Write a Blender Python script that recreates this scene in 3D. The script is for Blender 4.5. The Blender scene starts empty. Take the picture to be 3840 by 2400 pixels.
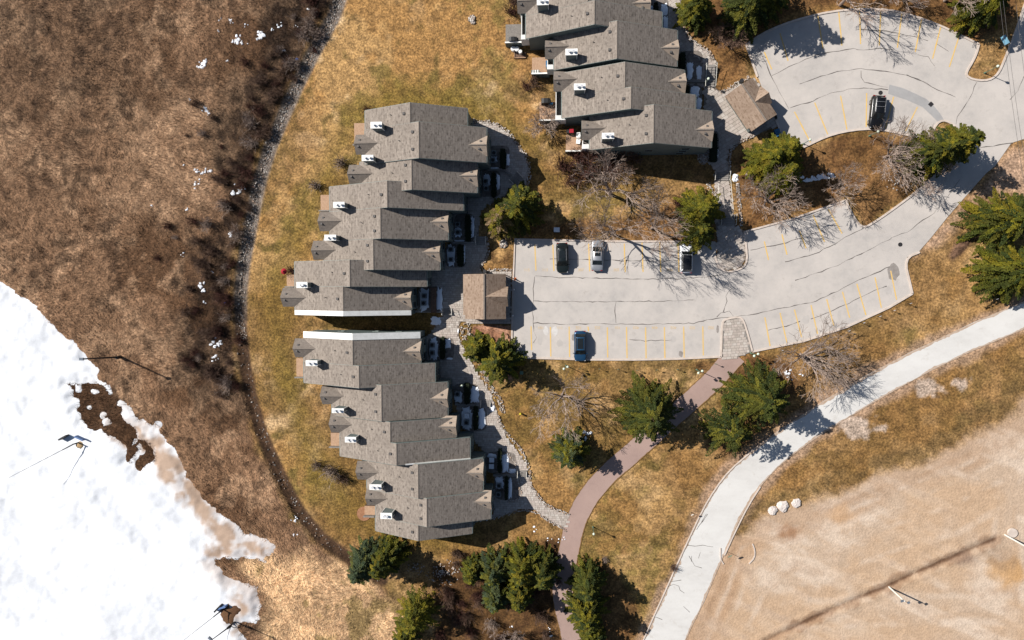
import bpy, math, random
import numpy as np
from mathutils import Vector, Matrix
R = math.radians
random.seed(7); np.random.seed(7)
SC = bpy.context.scene
COL = SC.collection

# ------------------------------------------------------------------ camera, sky, sun, exposure
CAM_H = 106.0                 # drone height above ground, metres
FPX = 2560.0                  # focal length in photo pixels (24 mm equivalent), photo 3840 x 2400
fwd = Vector((-210/FPX, -115/FPX, -1)).normalized()
right = fwd.cross(Vector((0, 1, 0))).normalized()
up = right.cross(fwd).normalized()
cam_d = bpy.data.cameras.new('camera'); cam = bpy.data.objects.new('camera', cam_d); COL.objects.link(cam)
cam.matrix_world = Matrix(((right.x, up.x, -fwd.x, 0), (right.y, up.y, -fwd.y, 0), (right.z, up.z, -fwd.z, CAM_H), (0, 0, 0, 1)))
cam_d.sensor_width = 36.0; cam_d.lens = 36.0*FPX/3840; cam_d.clip_start = 1; cam_d.clip_end = 6000
SC.camera = cam

SUN_EL = 41.0
SHADOW_DIR = R(-24.5)         # direction shadows fall on the ground (world xy)
sun_az = SHADOW_DIR + math.pi # direction towards the sun
to_sun = Vector((math.cos(sun_az)*math.cos(R(SUN_EL)), math.sin(sun_az)*math.cos(R(SUN_EL)), math.sin(R(SUN_EL))))
world = bpy.data.worlds.new('World'); SC.world = world; world.use_nodes = True
wn = world.node_tree.nodes; wl = world.node_tree.links
sky = wn.new('ShaderNodeTexSky'); sky.sky_type = 'NISHITA'; sky.sun_disc = False
sky.sun_elevation = R(SUN_EL); sky.sun_rotation = math.pi/2 - sun_az
sky.air_density = 1.0; sky.dust_density = 0.6; sky.ozone_density = 1.0
bg = wn['Background']; bg.inputs['Strength'].default_value = 0.05
wl.new(sky.outputs['Color'], bg.inputs['Color'])
sun_d = bpy.data.lights.new('sun', 'SUN'); sun_d.energy = 4.6; sun_d.angle = R(0.5); sun_d.color = (1.0, 0.955, 0.89)
sun = bpy.data.objects.new('sun', sun_d); COL.objects.link(sun); sun.location = (0, 0, 60)
sun.rotation_euler = (-to_sun).to_track_quat('-Z', 'Y').to_euler()
SC.view_settings.view_transform = 'Standard'; SC.view_settings.look = 'None'
SC.view_settings.gamma = 1.0; SC.view_settings.use_curve_mapping = False
SC.view_settings.exposure = 0.76
SC.cycles.max_bounces = 6; SC.cycles.diffuse_bounces = 3

# ------------------------------------------------------------------ helpers
def P(px, py, z=0.0):
    """world xy of the photo pixel (3840 x 2400) at height z"""
    d = right*((px-1920)/FPX) + up*(-(py-1200)/FPX) + fwd
    t = (z-CAM_H)/d.z
    return (d.x*t, d.y*t)
KO = 3840/2420
def OV(x, y, z=0.0): return P(x*KO, y*KO, z)
def PL(pts, z=0.0): return [P(a, b, z) for a, b in pts]
def OL(pts, z=0.0): return [OV(a, b, z) for a, b in pts]
def lin(c):
    c = c/255.0
    return c/12.92 if c <= 0.04045 else ((c+0.055)/1.055)**2.4
KX = 1.72
def A(r, g, b, k=1.0): return (lin(r)/KX*k, lin(g)/KX*k, lin(b)/KX*k)

class MB:
    def __init__(s): s.v = []; s.f = []; s.c = []
    def quad(s, pts, col=None):
        n = len(s.v); s.v += [tuple(p) for p in pts]; s.f.append(tuple(range(n, n+len(pts))))
        if col is not None: s.c += [col]*len(pts)
    def box(s, x0, x1, y0, y1, z0, z1, col=None):
        s.prism([(x0, y0), (x1, y0), (x1, y1), (x0, y1)], z0, z1, col=col)
    def obox(s, cx, cy, cz, sx, sy, sz, rz=0.0, col=None):
        c, n = math.cos(rz), math.sin(rz); pts = []
        for a, b in ((-1, -1), (1, -1), (1, 1), (-1, 1)):
            x, y = a*sx/2, b*sy/2; pts.append((cx+x*c-y*n, cy+x*n+y*c))
        s.prism(pts, cz-sz/2, cz+sz/2, col=col)
    def prism(s, pts, z0, z1, bottom=True, col=None):
        a = 0
        for i in range(len(pts)):
            j = (i+1) % len(pts); a += pts[i][0]*pts[j][1]-pts[j][0]*pts[i][1]
        if a < 0: pts = pts[::-1]
        n = len(s.v); k = len(pts)
        s.v += [(p[0], p[1], z0) for p in pts] + [(p[0], p[1], z1) for p in pts]
        s.f.append(tuple(range(n+k, n+2*k)))
        if bottom: s.f.append(tuple(range(n+k-1, n-1, -1)))
        for i in range(k):
            j = (i+1) % k; s.f.append((n+i, n+j, n+k+j, n+k+i))
        if col is not None: s.c += [col]*(2*k)
    def xz_prism(s, prof, y0, y1):
        """profile of (x,z), extruded along y"""
        n = len(s.v); k = len(prof)
        s.v += [(p[0], y0, p[1]) for p in prof] + [(p[0], y1, p[1]) for p in prof]
        s.f.append(tuple(range(n, n+k))); s.f.append(tuple(range(n+2*k-1, n+k-1, -1)))
        for i in range(k):
            j = (i+1) % k; s.f.append((n+j, n+i, n+k+i, n+k+j))
    def yz_prism(s, prof, x0, x1):
        n = len(s.v); k = len(prof)
        s.v += [(x0, p[0], p[1]) for p in prof] + [(x1, p[0], p[1]) for p in prof]
        s.f.append(tuple(range(n, n+k))); s.f.append(tuple(range(n+2*k-1, n+k-1, -1)))
        for i in range(k):
            j = (i+1) % k; s.f.append((n+j, n+i, n+k+i, n+k+j))
    def tube(s, p0, p1, r0, r1=None, k=6, caps=True, col=None):
        r1 = r0 if r1 is None else r1
        p0 = Vector(p0); p1 = Vector(p1); d = (p1-p0)
        if d.length < 1e-6: return
        d.normalize(); a = d.cross(Vector((0, 0, 1)) if abs(d.z) < 0.9 else Vector((1, 0, 0))).normalized(); b = d.cross(a)
        n = len(s.v)
        for p, r in ((p0, r0), (p1, r1)):
            for i in range(k):
                t = 2*math.pi*i/k; s.v.append(tuple(p + a*(r*math.cos(t)) + b*(r*math.sin(t))))
        for i in range(k):
            j = (i+1) % k; s.f.append((n+i, n+j, n+k+j, n+k+i))
        if caps:
            s.f.append(tuple(range(n+k-1, n-1, -1))); s.f.append(tuple(range(n+k, n+2*k)))
        if col is not None: s.c += [col]*(2*k)
    def ball(s, c, r, seg=8, rings=5, sz=1.0, jit=0.0, col=None):
        n = len(s.v); cx, cy, cz = c
        s.v.append((cx, cy, cz-r*sz))
        for i in range(1, rings):
            t = math.pi*i/rings
            for j in range(seg):
                u = 2*math.pi*j/seg; q = r*(1+random.uniform(-jit, jit))
                s.v.append((cx+q*math.sin(t)*math.cos(u), cy+q*math.sin(t)*math.sin(u), cz-q*sz*math.cos(t)))
        s.v.append((cx, cy, cz+r*sz)); top = len(s.v)-1
        for j in range(seg): s.f.append((n, n+1+(j+1) % seg, n+1+j))
        for i in range(rings-2):
            for j in range(seg):
                a = n+1+i*seg+j; b = n+1+i*seg+(j+1) % seg; s.f.append((a, b, b+seg, a+seg))
        o = n+1+(rings-2)*seg
        for j in range(seg): s.f.append((o+j, o+(j+1) % seg, top))
        if col is not None: s.c += [col]*(len(s.v)-n)
    def mesh(s, name, mat, off=(0, 0, 0), smooth=False):
        me = bpy.data.meshes.new(name)
        vs = s.v if off == (0, 0, 0) else [(x-off[0], y-off[1], z-off[2]) for x, y, z in s.v]
        me.from_pydata(vs, [], s.f)
        if s.c and len(s.c) == len(s.v):
            at = me.color_attributes.new('Col', 'FLOAT_COLOR', 'POINT')
            at.data.foreach_set('color', np.array([(c[0], c[1], c[2], 1) for c in s.c], 'f').ravel())
        if smooth: me.polygons.foreach_set('use_smooth', [True]*len(me.polygons))
        if mat: me.materials.append(mat)
        me.update(); return me

def root_loc(o):
    while o.parent: o = o.parent
    return tuple(o.location)
def tag(o, label=None, cat=None, group=None, kind=None):
    if label: o['label'] = label
    if cat: o['category'] = cat
    if group: o['group'] = group
    if kind: o['kind'] = kind
    return o
def link(name, me, parent=None, loc=None):
    o = bpy.data.objects.new(name, me); COL.objects.link(o)
    if parent: o.parent = parent
    if loc: o.location = loc
    return o
def part(name, mb, mat, parent, smooth=False, local=False):
    off = (0, 0, 0) if local else root_loc(parent)
    return link(name, mb.mesh(name, mat, off, smooth), parent)
def solo(name, mb, mat, label=None, cat=None, group=None, kind=None, smooth=False):
    xs = [v[0] for v in mb.v]; ys = [v[1] for v in mb.v]; zs = [v[2] for v in mb.v]
    off = (sum(xs)/len(xs), sum(ys)/len(ys), min(zs))
    return tag(link(name, mb.mesh(name, mat, off, smooth), None, off), label, cat, group, kind)
def thing(name, loc, label, cat, group=None, rz=0.0):
    e = bpy.data.objects.new(name, None); COL.objects.link(e); e.location = loc; e.rotation_euler = (0, 0, rz); e.empty_display_size = 0.3
    return tag(e, label, cat, group)
def copy_tree(o, parent=None):
    c = o.copy(); COL.objects.link(c); c.parent = parent
    for ch in list(o.children): copy_tree(ch, c)
    return c

# ------------------------------------------------------------------ materials
MATS = {}
def nodes(name):
    m = bpy.data.materials.new(name); m.use_nodes = True
    return m, m.node_tree.nodes, m.node_tree.links, m.node_tree.nodes['Principled BSDF']
def mixc(n, l, fac, a, b, mode='MIX'):
    x = n.new('ShaderNodeMix'); x.data_type = 'RGBA'; x.blend_type = mode
    if isinstance(fac, (int, float)): x.inputs[0].default_value = fac
    else: l.new(fac, x.inputs[0])
    for i, c in ((6, a), (7, b)):
        if isinstance(c, tuple): x.inputs[i].default_value = (c[0], c[1], c[2], 1)
        else: l.new(c, x.inputs[i])
    return x.outputs[2]
def noise(n, l, vec, scale, detail=4, rough=0.6, lo=0.3, hi=0.7):
    t = n.new('ShaderNodeTexNoise'); t.inputs['Scale'].default_value = scale; t.inputs['Detail'].default_value = detail; t.inputs['Roughness'].default_value = rough
    if vec is not None: l.new(vec, t.inputs['Vector'])
    r = n.new('ShaderNodeMapRange'); r.inputs['From Min'].default_value = lo; r.inputs['From Max'].default_value = hi
    l.new(t.outputs['Fac'], r.inputs['Value']); return r.outputs['Result']
def coord(n, l, kind='pos', scale=(1, 1, 1), rot=(0, 0, 0)):
    if kind == 'pos': o = n.new('ShaderNodeNewGeometry').outputs['Position']
    else: o = n.new('ShaderNodeTexCoord').outputs['Object']
    mp = n.new('ShaderNodeMapping'); mp.inputs['Scale'].default_value = scale; mp.inputs['Rotation'].default_value = rot
    l.new(o, mp.inputs['Vector']); return mp.outputs['Vector']
def bump(n, l, p, h, strength=0.4, dist=0.05):
    b = n.new('ShaderNodeBump'); b.inputs['Strength'].default_value = strength; b.inputs['Distance'].default_value = dist
    l.new(h, b.inputs['Height']); l.new(b.outputs['Normal'], p.inputs['Normal'])
def plain(name, c, c2=None, scale=2.0, rough=0.8, spec=0.25, metal=0.0, bs=0.0, coat=0.0, k='obj'):
    if name in MATS: return MATS[name]
    m, n, l, p = nodes(name); c2 = c2 or tuple(x*0.75 for x in c)
    v = coord(n, l, k)
    f = noise(n, l, v, scale)
    l.new(mixc(n, l, f, c2, c), p.inputs['Base Color'])
    p.inputs['Roughness'].default_value = rough; p.inputs['Specular IOR Level'].default_value = spec; p.inputs['Metallic'].default_value = metal
    if coat: p.inputs['Coat Weight'].default_value = coat
    if bs: bump(n, l, p, f, bs)
    MATS[name] = m; return m
def attr_mat(name, fine=(0.7, 1.25), scales=((1.3, 5), (6.0, 4)), rough=0.9, bs=0.0, stretch=(1, 1, 1), spec=0.15, trans=0.0, lo=0.3, hi=0.7):
    m, n, l, p = nodes(name)
    a = n.new('ShaderNodeAttribute'); a.attribute_name = 'Col'
    c = a.outputs['Color']; v = coord(n, l, 'pos', stretch)
    for s, d in scales:
        f = noise(n, l, v, s, d, 0.62, lo, hi)
        mr = n.new('ShaderNodeMapRange'); mr.inputs['To Min'].default_value = fine[0]; mr.inputs['To Max'].default_value = fine[1]
        l.new(f, mr.inputs['Value'])
        cb = n.new('ShaderNodeCombineColor')
        for i in range(3): l.new(mr.outputs['Result'], cb.inputs[i])
        c = mixc(n, l, a.outputs['Alpha'], c, cb.outputs['Color'], 'MULTIPLY')
    l.new(c, p.inputs['Base Color']); p.inputs['Roughness'].default_value = rough; p.inputs['Specular IOR Level'].default_value = spec
    if bs: bump(n, l, p, f, bs, 0.06)
    if trans:
        t = n.new('ShaderNodeBsdfTranslucent'); l.new(c, t.inputs['Color'])
        ms = n.new('ShaderNodeMixShader'); ms.inputs[0].default_value = trans
        l.new(p.outputs[0], ms.inputs[1]); l.new(t.outputs[0], ms.inputs[2]); l.new(ms.outputs[0], n['Material Output'].inputs['Surface'])
    MATS[name] = m; return m
def shingle(name, c1, c2, c3, swap=False, bw=0.5, rh=0.24, mort=0.6, dash=None):
    m, n, l, p = nodes(name)
    tc = n.new('ShaderNodeTexCoord'); sx = n.new('ShaderNodeSeparateXYZ'); l.new(tc.outputs['Object'], sx.inputs[0])
    cb = n.new('ShaderNodeCombineXYZ')
    l.new(sx.outputs['X' if swap else 'Y'], cb.inputs[0]); l.new(sx.outputs['Y' if swap else 'X'], cb.inputs[1])
    b = n.new('ShaderNodeTexBrick'); l.new(cb.outputs[0], b.inputs['Vector'])
    b.inputs['Scale'].default_value = 1; b.inputs['Brick Width'].default_value = bw; b.inputs['Row Height'].default_value = rh
    b.inputs['Mortar Size'].default_value = 0.016; b.inputs['Mortar Smooth'].default_value = 0.4; b.inputs['Bias'].default_value = -0.2
    b.inputs['Color1'].default_value = (*c1, 1); b.inputs['Color2'].default_value = (*c2, 1); b.inputs['Mortar'].default_value = (*[x*mort for x in c2], 1)
    f = noise(n, l, cb.outputs[0], 0.35, 5)
    g = noise(n, l, cb.outputs[0], 2.6, 3, lo=0.42, hi=0.7)
    c = mixc(n, l, f, b.outputs['Color'], tuple(0.5*(x+y) for x, y in zip(c1, c2)))
    mp = n.new('ShaderNodeMath'); mp.operation = 'MULTIPLY'; mp.inputs[1].default_value = 0.45; l.new(g, mp.inputs[0])
    c = mixc(n, l, mp.outputs[0], c, c3)
    w0 = noise(n, l, cb.outputs[0], 0.22, 5, 0.65, 0.4, 0.7); mw_ = n.new('ShaderNodeMath'); mw_.operation = 'MULTIPLY'; mw_.inputs[1].default_value = 0.3; l.new(w0, mw_.inputs[0])
    c = mixc(n, l, mw_.outputs[0], c, tuple(x*.8 for x in c2))
    if dash:
        mq = n.new('ShaderNodeMapping'); mq.inputs['Scale'].default_value = (1.5, 4.2, 1); l.new(cb.outputs[0], mq.inputs['Vector'])
        dd = noise(n, l, mq.outputs['Vector'], 1.0, 2, 0.5, 0.56, 0.66)
        md = n.new('ShaderNodeMath'); md.operation = 'MULTIPLY'; md.inputs[1].default_value = dash[1]; l.new(dd, md.inputs[0])
        c = mixc(n, l, md.outputs[0], c, dash[0])
    l.new(c, p.inputs['Base Color']); p.inputs['Roughness'].default_value = 0.9; p.inputs['Specular IOR Level'].default_value = 0.15
    bump(n, l, p, b.outputs['Fac'], -0.5, 0.02)
    MATS[name] = m; return m
def asphalt(name, c1, c2, c3, streak=(1, 1, 1)):
    m, n, l, p = nodes(name)
    v = coord(n, l, 'pos', streak); v0 = coord(n, l, 'pos')
    big = noise(n, l, v, 0.2, 7, 0.68, 0.36, 0.66)
    mid = noise(n, l, v, 1.1, 6, 0.7, 0.38, 0.7)
    fin = noise(n, l, v0, 14, 3, 0.7, 0.2, 0.8)
    spot = noise(n, l, v0, 0.55, 8, 0.78, 0.56, 0.72)
    c = mixc(n, l, big, c1, c2)
    mm = n.new('ShaderNodeMath'); mm.operation = 'MULTIPLY'; mm.inputs[1].default_value = 0.65; l.new(mid, mm.inputs[0])
    c = mixc(n, l, mm.outputs[0], c, c1)
    ms = n.new('ShaderNodeMath'); ms.operation = 'MULTIPLY'; ms.inputs[1].default_value = 0.5; l.new(spot, ms.inputs[0])
    c = mixc(n, l, ms.outputs[0], c, c3)
    mf = n.new('ShaderNodeMath'); mf.operation = 'MULTIPLY'; mf.inputs[1].default_value = 0.18; l.new(fin, mf.inputs[0])
    c = mixc(n, l, mf.outputs[0], c, c3)
    l.new(c, p.inputs['Base Color']); p.inputs['Roughness'].default_value = 0.88; p.inputs['Specular IOR Level'].default_value = 0.2
    bump(n, l, p, fin, 0.25, 0.01)
    MATS[name] = m; return m

M_ground = attr_mat('ground_soil_grass', (0.62, 1.34), ((0.8, 6), (3.2, 5)), bs=0.5, lo=0.36, hi=0.64)
M_grass = attr_mat('dry_grass_blades', (0.85, 1.15), ((2.0, 2),), trans=0.15)
M_snow = attr_mat('old_snow', (0.93, 1.03), ((0.5, 6), (3.0, 4)), 0.7, bs=0.12, spec=0.2)
M_leaf = attr_mat('needle_foliage', (0.75, 1.25), ((1.5, 3),), 0.75, trans=0.06, spec=0.2)
M_rock = attr_mat('field_stone', (0.75, 1.2), ((6.0, 3),), 0.85)
M_paver = attr_mat('paver_stone', (0.85, 1.1), ((3.0, 4),), 0.85)
M_bark = plain('grey_bark', A(204, 184, 170), A(146, 126, 114), 6, 0.9, 0.1)
M_bark_b = plain('brown_bark', A(150, 122, 106), A(96, 76, 64), 6, 0.9, 0.1)
M_twig_red = plain('reddish_brown_twigs', A(122, 86, 76), A(82, 56, 50), 6, 0.9, 0.1)
M_asph = asphalt('sun_bleached_asphalt', A(228, 219, 211), A(200, 194, 189), A(150, 144, 139))
M_road = asphalt('dusty_pale_asphalt', A(246, 244, 240), A(226, 223, 219), A(190, 178, 166), (0.6, 1.2, 1))
M_patch = asphalt('repair_asphalt', A(192, 190, 189), A(172, 170, 170), A(150, 146, 144))
M_crack = plain('crack_filler', A(92, 87, 84), A(140, 133, 128), 1.2, 0.9, 0.1)
M_kerb = plain('concrete_kerb', A(242, 226, 213), A(214, 198, 185), 1.2, 0.85)
M_line = plain('worn_yellow_paint', A(252, 206, 106), A(236, 204, 150), 2, 0.8)
M_num = plain('faded_yellow_numeral_paint', A(244, 205, 140), A(226, 204, 172), 5, 0.8)
M_conc = plain('grey_concrete', A(170, 164, 158), A(140, 134, 128), 1.5, 0.85)
M_joint = plain('paver_joint_sand', A(168, 154, 142), A(136, 124, 114), 3, 0.95)
M_red = asphalt('red_tinted_asphalt_path', A(196, 168, 157), A(178, 152, 143), A(146, 120, 110))
M_roof = shingle('weathered_shingles', (0.25, 0.212, 0.18), (0.122, 0.102, 0.087), (0.3, 0.262, 0.226), bw=.7, rh=.3, dash=((0.085, .07, .06), 0.75))
M_roof_x = shingle('weathered_gable_shingles', (0.2, 0.17, 0.145), (0.12, 0.1, 0.087), (0.25, 0.215, 0.185), True)
M_roof_d = shingle('tan_dormer_shingles', (0.36, 0.285, 0.225), (0.25, 0.195, 0.152), (0.4, 0.33, 0.26), True)
M_roof_t = shingle('tan_shingles', (0.285, 0.212, 0.16), (0.16, 0.108, 0.077), (0.34, 0.265, 0.205), False, 0.9, 0.3, 0.8, ((.13, .088, .06), .85))
M_roof_tx = shingle('tan_gable_shingles', (0.285, 0.212, 0.16), (0.16, 0.108, 0.077), (0.34, 0.265, 0.205), True, 0.9, 0.3, 0.8, ((.13, .088, .06), .85))
M_ridge = plain('ridge_cap_shingles', (0.2, 0.168, 0.142), (0.14, 0.118, 0.1), 5, 0.9)
M_side = plain('green_grey_siding', (0.125, 0.155, 0.15), (0.1, 0.126, 0.122), 1.0, 0.7)
M_trim = plain('pale_green_trim', (0.2, 0.235, 0.22), (0.16, 0.19, 0.178), 2, 0.6)
M_white = plain('white_painted_metal', (0.72, 0.71, 0.68), (0.58, 0.57, 0.54), 1.5, 0.5)
M_pipe = plain('galvanised_pipe', (0.62, 0.63, 0.64), (0.5, 0.5, 0.52), 4, 0.4, metal=0.3)
M_vent = plain('roof_vent_metal', (0.11, 0.1, 0.095), (0.075, 0.07, 0.066), 4, 0.6)
M_cvent = plain('chimney_panel', (0.14, 0.168, 0.162), (0.11, 0.135, 0.13), 2, 0.7)
M_glass = plain('window_glass', (0.012, 0.016, 0.018), (0.01, 0.012, 0.014), 1, 0.08, 0.4)
M_deck = plain('cedar_deck_board', A(222, 184, 152), A(196, 158, 128), 4, 0.85)
M_deckg = plain('grey_deck_board', A(168, 160, 152), A(138, 132, 126), 4, 0.85)
M_black = plain('black_plastic', (0.012, 0.012, 0.013), (0.02, 0.02, 0.021), 4, 0.55)
M_steel = plain('dark_steel', (0.05, 0.05, 0.052), (0.035, 0.03, 0.03), 4, 0.5, metal=0.5)
M_green_metal = plain('verdigris_green_metal', (0.13, 0.2, 0.14), (0.08, 0.13, 0.09), 4, 0.5)
M_globe = plain('frosted_globe', (0.55, 0.6, 0.5), (0.42, 0.47, 0.38), 3, 0.4)
M_wood_pole = plain('whitewashed_pole', (0.7, 0.68, 0.62), (0.52, 0.5, 0.45), 3, 0.7)
M_hedge = attr_mat('clipped_hedge', (0.6, 1.2), ((3.0, 3),), 0.9)

# ------------------------------------------------------------------ numpy terrain helpers
def vnoise(X, Y, s, seed):
    rs = np.random.RandomState(seed); T = rs.rand(256, 256)
    x = X/s+1000.3; y = Y/s+1000.7
    i = np.floor(x).astype(int); j = np.floor(y).astype(int); u = x-i; v = y-j
    u = u*u*(3-2*u); v = v*v*(3-2*v)
    a = T[i % 256, j % 256]; b = T[(i+1) % 256, j % 256]; c = T[i % 256, (j+1) % 256]; d = T[(i+1) % 256, (j+1) % 256]
    return (a*(1-u)+b*u)*(1-v)+(c*(1-u)+d*u)*v
def fbm(X, Y, s, o=4, seed=1, g=0.55):
    r = 0; w = 1; t = 0
    for k in range(o):
        r = r+w*vnoise(X, Y, s/2**k, seed+k*13); t += w; w *= g
    return r/t
def seg_dist(X, Y, pts, closed=False):
    d = np.full(X.shape, 1e9); n = len(pts)
    for k in range(n if closed else n-1):
        ax, ay = pts[k]; bx, by = pts[(k+1) % n]; dx, dy = bx-ax, by-ay; L = dx*dx+dy*dy+1e-9
        t = np.clip(((X-ax)*dx+(Y-ay)*dy)/L, 0, 1)
        d = np.minimum(d, (X-ax-t*dx)**2+(Y-ay-t*dy)**2)
    return np.sqrt(d)
def inside(X, Y, pts):
    r = np.zeros(X.shape, bool); n = len(pts)
    for k in range(n):
        ax, ay = pts[k]; bx, by = pts[(k+1) % n]
        if ay == by: continue
        c = ((ay > Y) != (by > Y)) & (X < (bx-ax)*(Y-ay)/(by-ay)+ax); r ^= c
    return r
def sdf(X, Y, pts):
    """signed distance, positive inside"""
    d = seg_dist(X, Y, pts, True); return np.where(inside(X, Y, pts), d, -d)
def sm(x, a, b):
    t = np.clip((x-a)/(b-a), 0, 1); return t*t*(3-2*t)
def smooth_line(pts, it=2, closed=False):
    for _ in range(it):
        q = []; n = len(pts)
        for i in range(n if closed else n-1):
            a = pts[i]; b = pts[(i+1) % n]
            q += [(a[0]*.75+b[0]*.25, a[1]*.75+b[1]*.25), (a[0]*.25+b[0]*.75, a[1]*.25+b[1]*.75)]
        if not closed: q = [pts[0]]+q+[pts[-1]]
        pts = q
    return pts

# ---- outlines traced on the ground
LOT = OL([(1217, 565), (1350, 568), (1450, 570), (1640, 571), (1692, 573), (1692, 610), (1699, 632), (1715, 642), (1735, 640), (1755, 632), (1764, 615), (1762, 580), (1758, 548), (1880, 515), (1998, 473),
          (2010, 500), (2028, 528), (2040, 536), (2052, 533), (2100, 502), (2170, 450), (2230, 395), (2262, 350), (2272, 325), (2262, 305), (2245, 290), (2228, 285), (2214, 292), (2200, 318), (2180, 332), (2140, 318), (2080, 306), (2040, 305),
          (1990, 312), (1950, 324), (1910, 343), (1870, 360), (1852, 332), (1840, 300), (1800, 205), (1763, 106), (1800, 80), (1850, 58), (1900, 42), (1960, 28), (2030, 21), (2100, 23), (2160, 38), (2220, 60), (2270, 84), (2313, 106),
          (2307, 130), (2297, 148), (2285, 167), (2283, 179), (2298, 188), (2325, 190), (2345, 186), (2360, 172), (2372, 145), (2396, 85), (2425, 0), (2440, -40), (2560, -40), (2560, 300), (2430, 325), (2390, 338), (2352, 392), (2330, 410), (2290, 455), (2240, 512), (2200, 562), (2172, 594),
          (2144, 608), (2140, 628), (2148, 660), (2156, 694), (2100, 727), (2000, 773), (1900, 806), (1778, 830), (1770, 800), (1757, 755), (1748, 749), (1716, 753), (1706, 762), (1704, 843),
          (1600, 848), (1500, 850), (1400, 850), (1300, 847), (1216, 845), (1210, 780), (1213, 660)])
ISL_S = OL([(1708, 850), (1709, 765), (1718, 756), (1747, 752), (1754, 758), (1767, 800), (1775, 832), (1765, 836), (1730, 848)])
ROAD = OL([(2560, 655), (2420, 712), (2300, 762), (2150, 833), (2050, 885), (1950, 945), (1850, 1010), (1770, 1068), (1725, 1110), (1690, 1155), (1660, 1205), (1620, 1290), (1575, 1390), (1520, 1512), (1490, 1590),
           (1590, 1590), (1620, 1512), (1665, 1420), (1712, 1310), (1735, 1255), (1765, 1195), (1800, 1145), (1850, 1092), (1950, 1020), (2100, 930), (2250, 850), (2420, 778), (2560, 720)])
RED_C = OL([(1740, 838), (1712, 868), (1680, 905), (1600, 975), (1500, 1065), (1425, 1130), (1385, 1180), (1358, 1235), (1345, 1300), (1330, 1365), (1330, 1420), (1345, 1480), (1360, 1560)])
WALK_A = PL([(1752, 452), (1800, 455), (1850, 460), (1885, 480), (1920, 515), (1950, 555), (1975, 600), (1983, 640), (1975, 685), (1960, 705), (1900, 730), (1850, 760), (1805, 790), (1798, 830), (1795, 885), (1824, 890), (1828, 930), (1825, 965), (1800, 1000), (1805, 1022), (1917, 1019), (1917, 1100), (1917, 1215), (1770, 1214), (1728, 1205), (1718, 1230), (1720, 1270), (1740, 1310), (1775, 1370), (1800, 1420),
             (1830, 1460), (1845, 1490), (1860, 1530), (1872, 1570), (1898, 1640), (1940, 1690), (1972, 1740), (1985, 1790), (1990, 1820), (2020, 1870), (2060, 1905), (2138, 1933), (2122, 1985), (2060, 1952), (2010, 1915), (1960, 1905), (1900, 1925), (1840, 1945), (1780, 1956), (1780, 1940), (1850, 1930), (1855, 1780), (1820, 1700), (1770, 1640), (1720, 1560), (1690, 1430), (1640, 1430), (1590, 1350),
             (1590, 1265), (1615, 1250), (1660, 1182), (1660, 1170), (1560, 1170), (1600, 1075), (1610, 1000), (1650, 1010), (1690, 915), (1690, 790), (1735, 790), (1745, 725), (1800, 725), (1790, 640), (1820, 610), (1820, 480), (1752, 478)])
WALK_C = PL([(2500, -40), (2552, -40), (2556, 60), (2570, 118), (2590, 148), (2630, 172), (2662, 200), (2680, 240), (2684, 330), (2705, 346), (2730, 338), (2830, 292), (2912, 430), (2920, 470), (2822, 512), (2770, 532), (2735, 560), (2728, 600), (2735, 645), (2735, 690), (2745, 780), (2760, 850), (2795, 868), (2800, 905), (2795, 975), (2776, 1000), (2740, 1013), (2716, 1012), (2698, 1000), (2688, 965), (2690, 905), (2680, 800), (2680, 640), (2660, 610), (2655, 560), (2600, 430), (2640, 420), (2640, 330), (2560, 310), (2540, 200), (2500, 110)])
SWALE = OL([(812, -30), (788, 40), (765, 80), (735, 135), (700, 205), (670, 272), (640, 342), (615, 420), (598, 500), (587, 560), (574, 630), (567, 700), (568, 780), (577, 860), (592, 940), (612, 1010), (640, 1080), (678, 1160), (710, 1215), (760, 1275), (830, 1325), (900, 1370)])
SNOW = OL([(-60, 640), (0, 667), (37, 693), (82, 725), (110, 756), (140, 790), (170, 808), (200, 836), (228, 876), (230, 893), (258, 910), (262, 925), (240, 912), (205, 905), (160, 906), (172, 931), (192, 963), (180, 968), (192, 996), (207, 1018), (230, 1028), (262, 1033), (297, 1063), (300, 1088), (330, 1111), (357, 1100), (370, 1083), (360, 1061), (325, 1031), (307, 1001), (280, 948), (297, 953), (317, 981), (362, 1006), (387, 1038), (425, 1081), (440, 1106), (442, 1131), (455, 1154), (487, 1184), (525, 1219), (575, 1254), (605, 1268), (647, 1289), (642, 1304), (625, 1321), (605, 1320), (562, 1320), (525, 1309), (502, 1321), (525, 1354), (550, 1371), (592, 1384), (609, 1388), (608, 1404), (615, 1434), (612, 1464), (600, 1470), (575, 1470), (556, 1478), (575, 1504), (590, 1560), (-60, 1560)])
SNOW_DIRT = OL([(190, 885), (235, 885), (262, 925), (240, 940), (270, 940), (330, 980), (400, 1040), (445, 1110), (530, 1215), (650, 1285), (650, 1325), (600, 1325), (505, 1325), (560, 1375), (615, 1380), (620, 1470), (575, 1475), (590, 1530), (560, 1530), (540, 1470), (545, 1400), (480, 1330), (480, 1300), (520, 1280), (440, 1200), (410, 1150), (350, 1110), (330, 1110), (300, 1060), (240, 1030), (300, 1040), (330, 1080), (300, 1010)])
MEADOW = [OV(-80, -60)] + [(x-1.2, y) for x, y in SWALE] + OL([(960, 1420), (1000, 1600), (-80, 1600)])
DIRT = OL([(1690, 1340), (1702, 1300), (1722, 1262), (1770, 1240), (1820, 1205), (1900, 1180), (2000, 1142), (2100, 1106), (2170, 1086), (2230, 1060), (2300, 1020), (2350, 988), (2420, 948), (2560, 870), (2560, 1600), (1560, 1600), (1622, 1512), (1668, 1410)])
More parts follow.
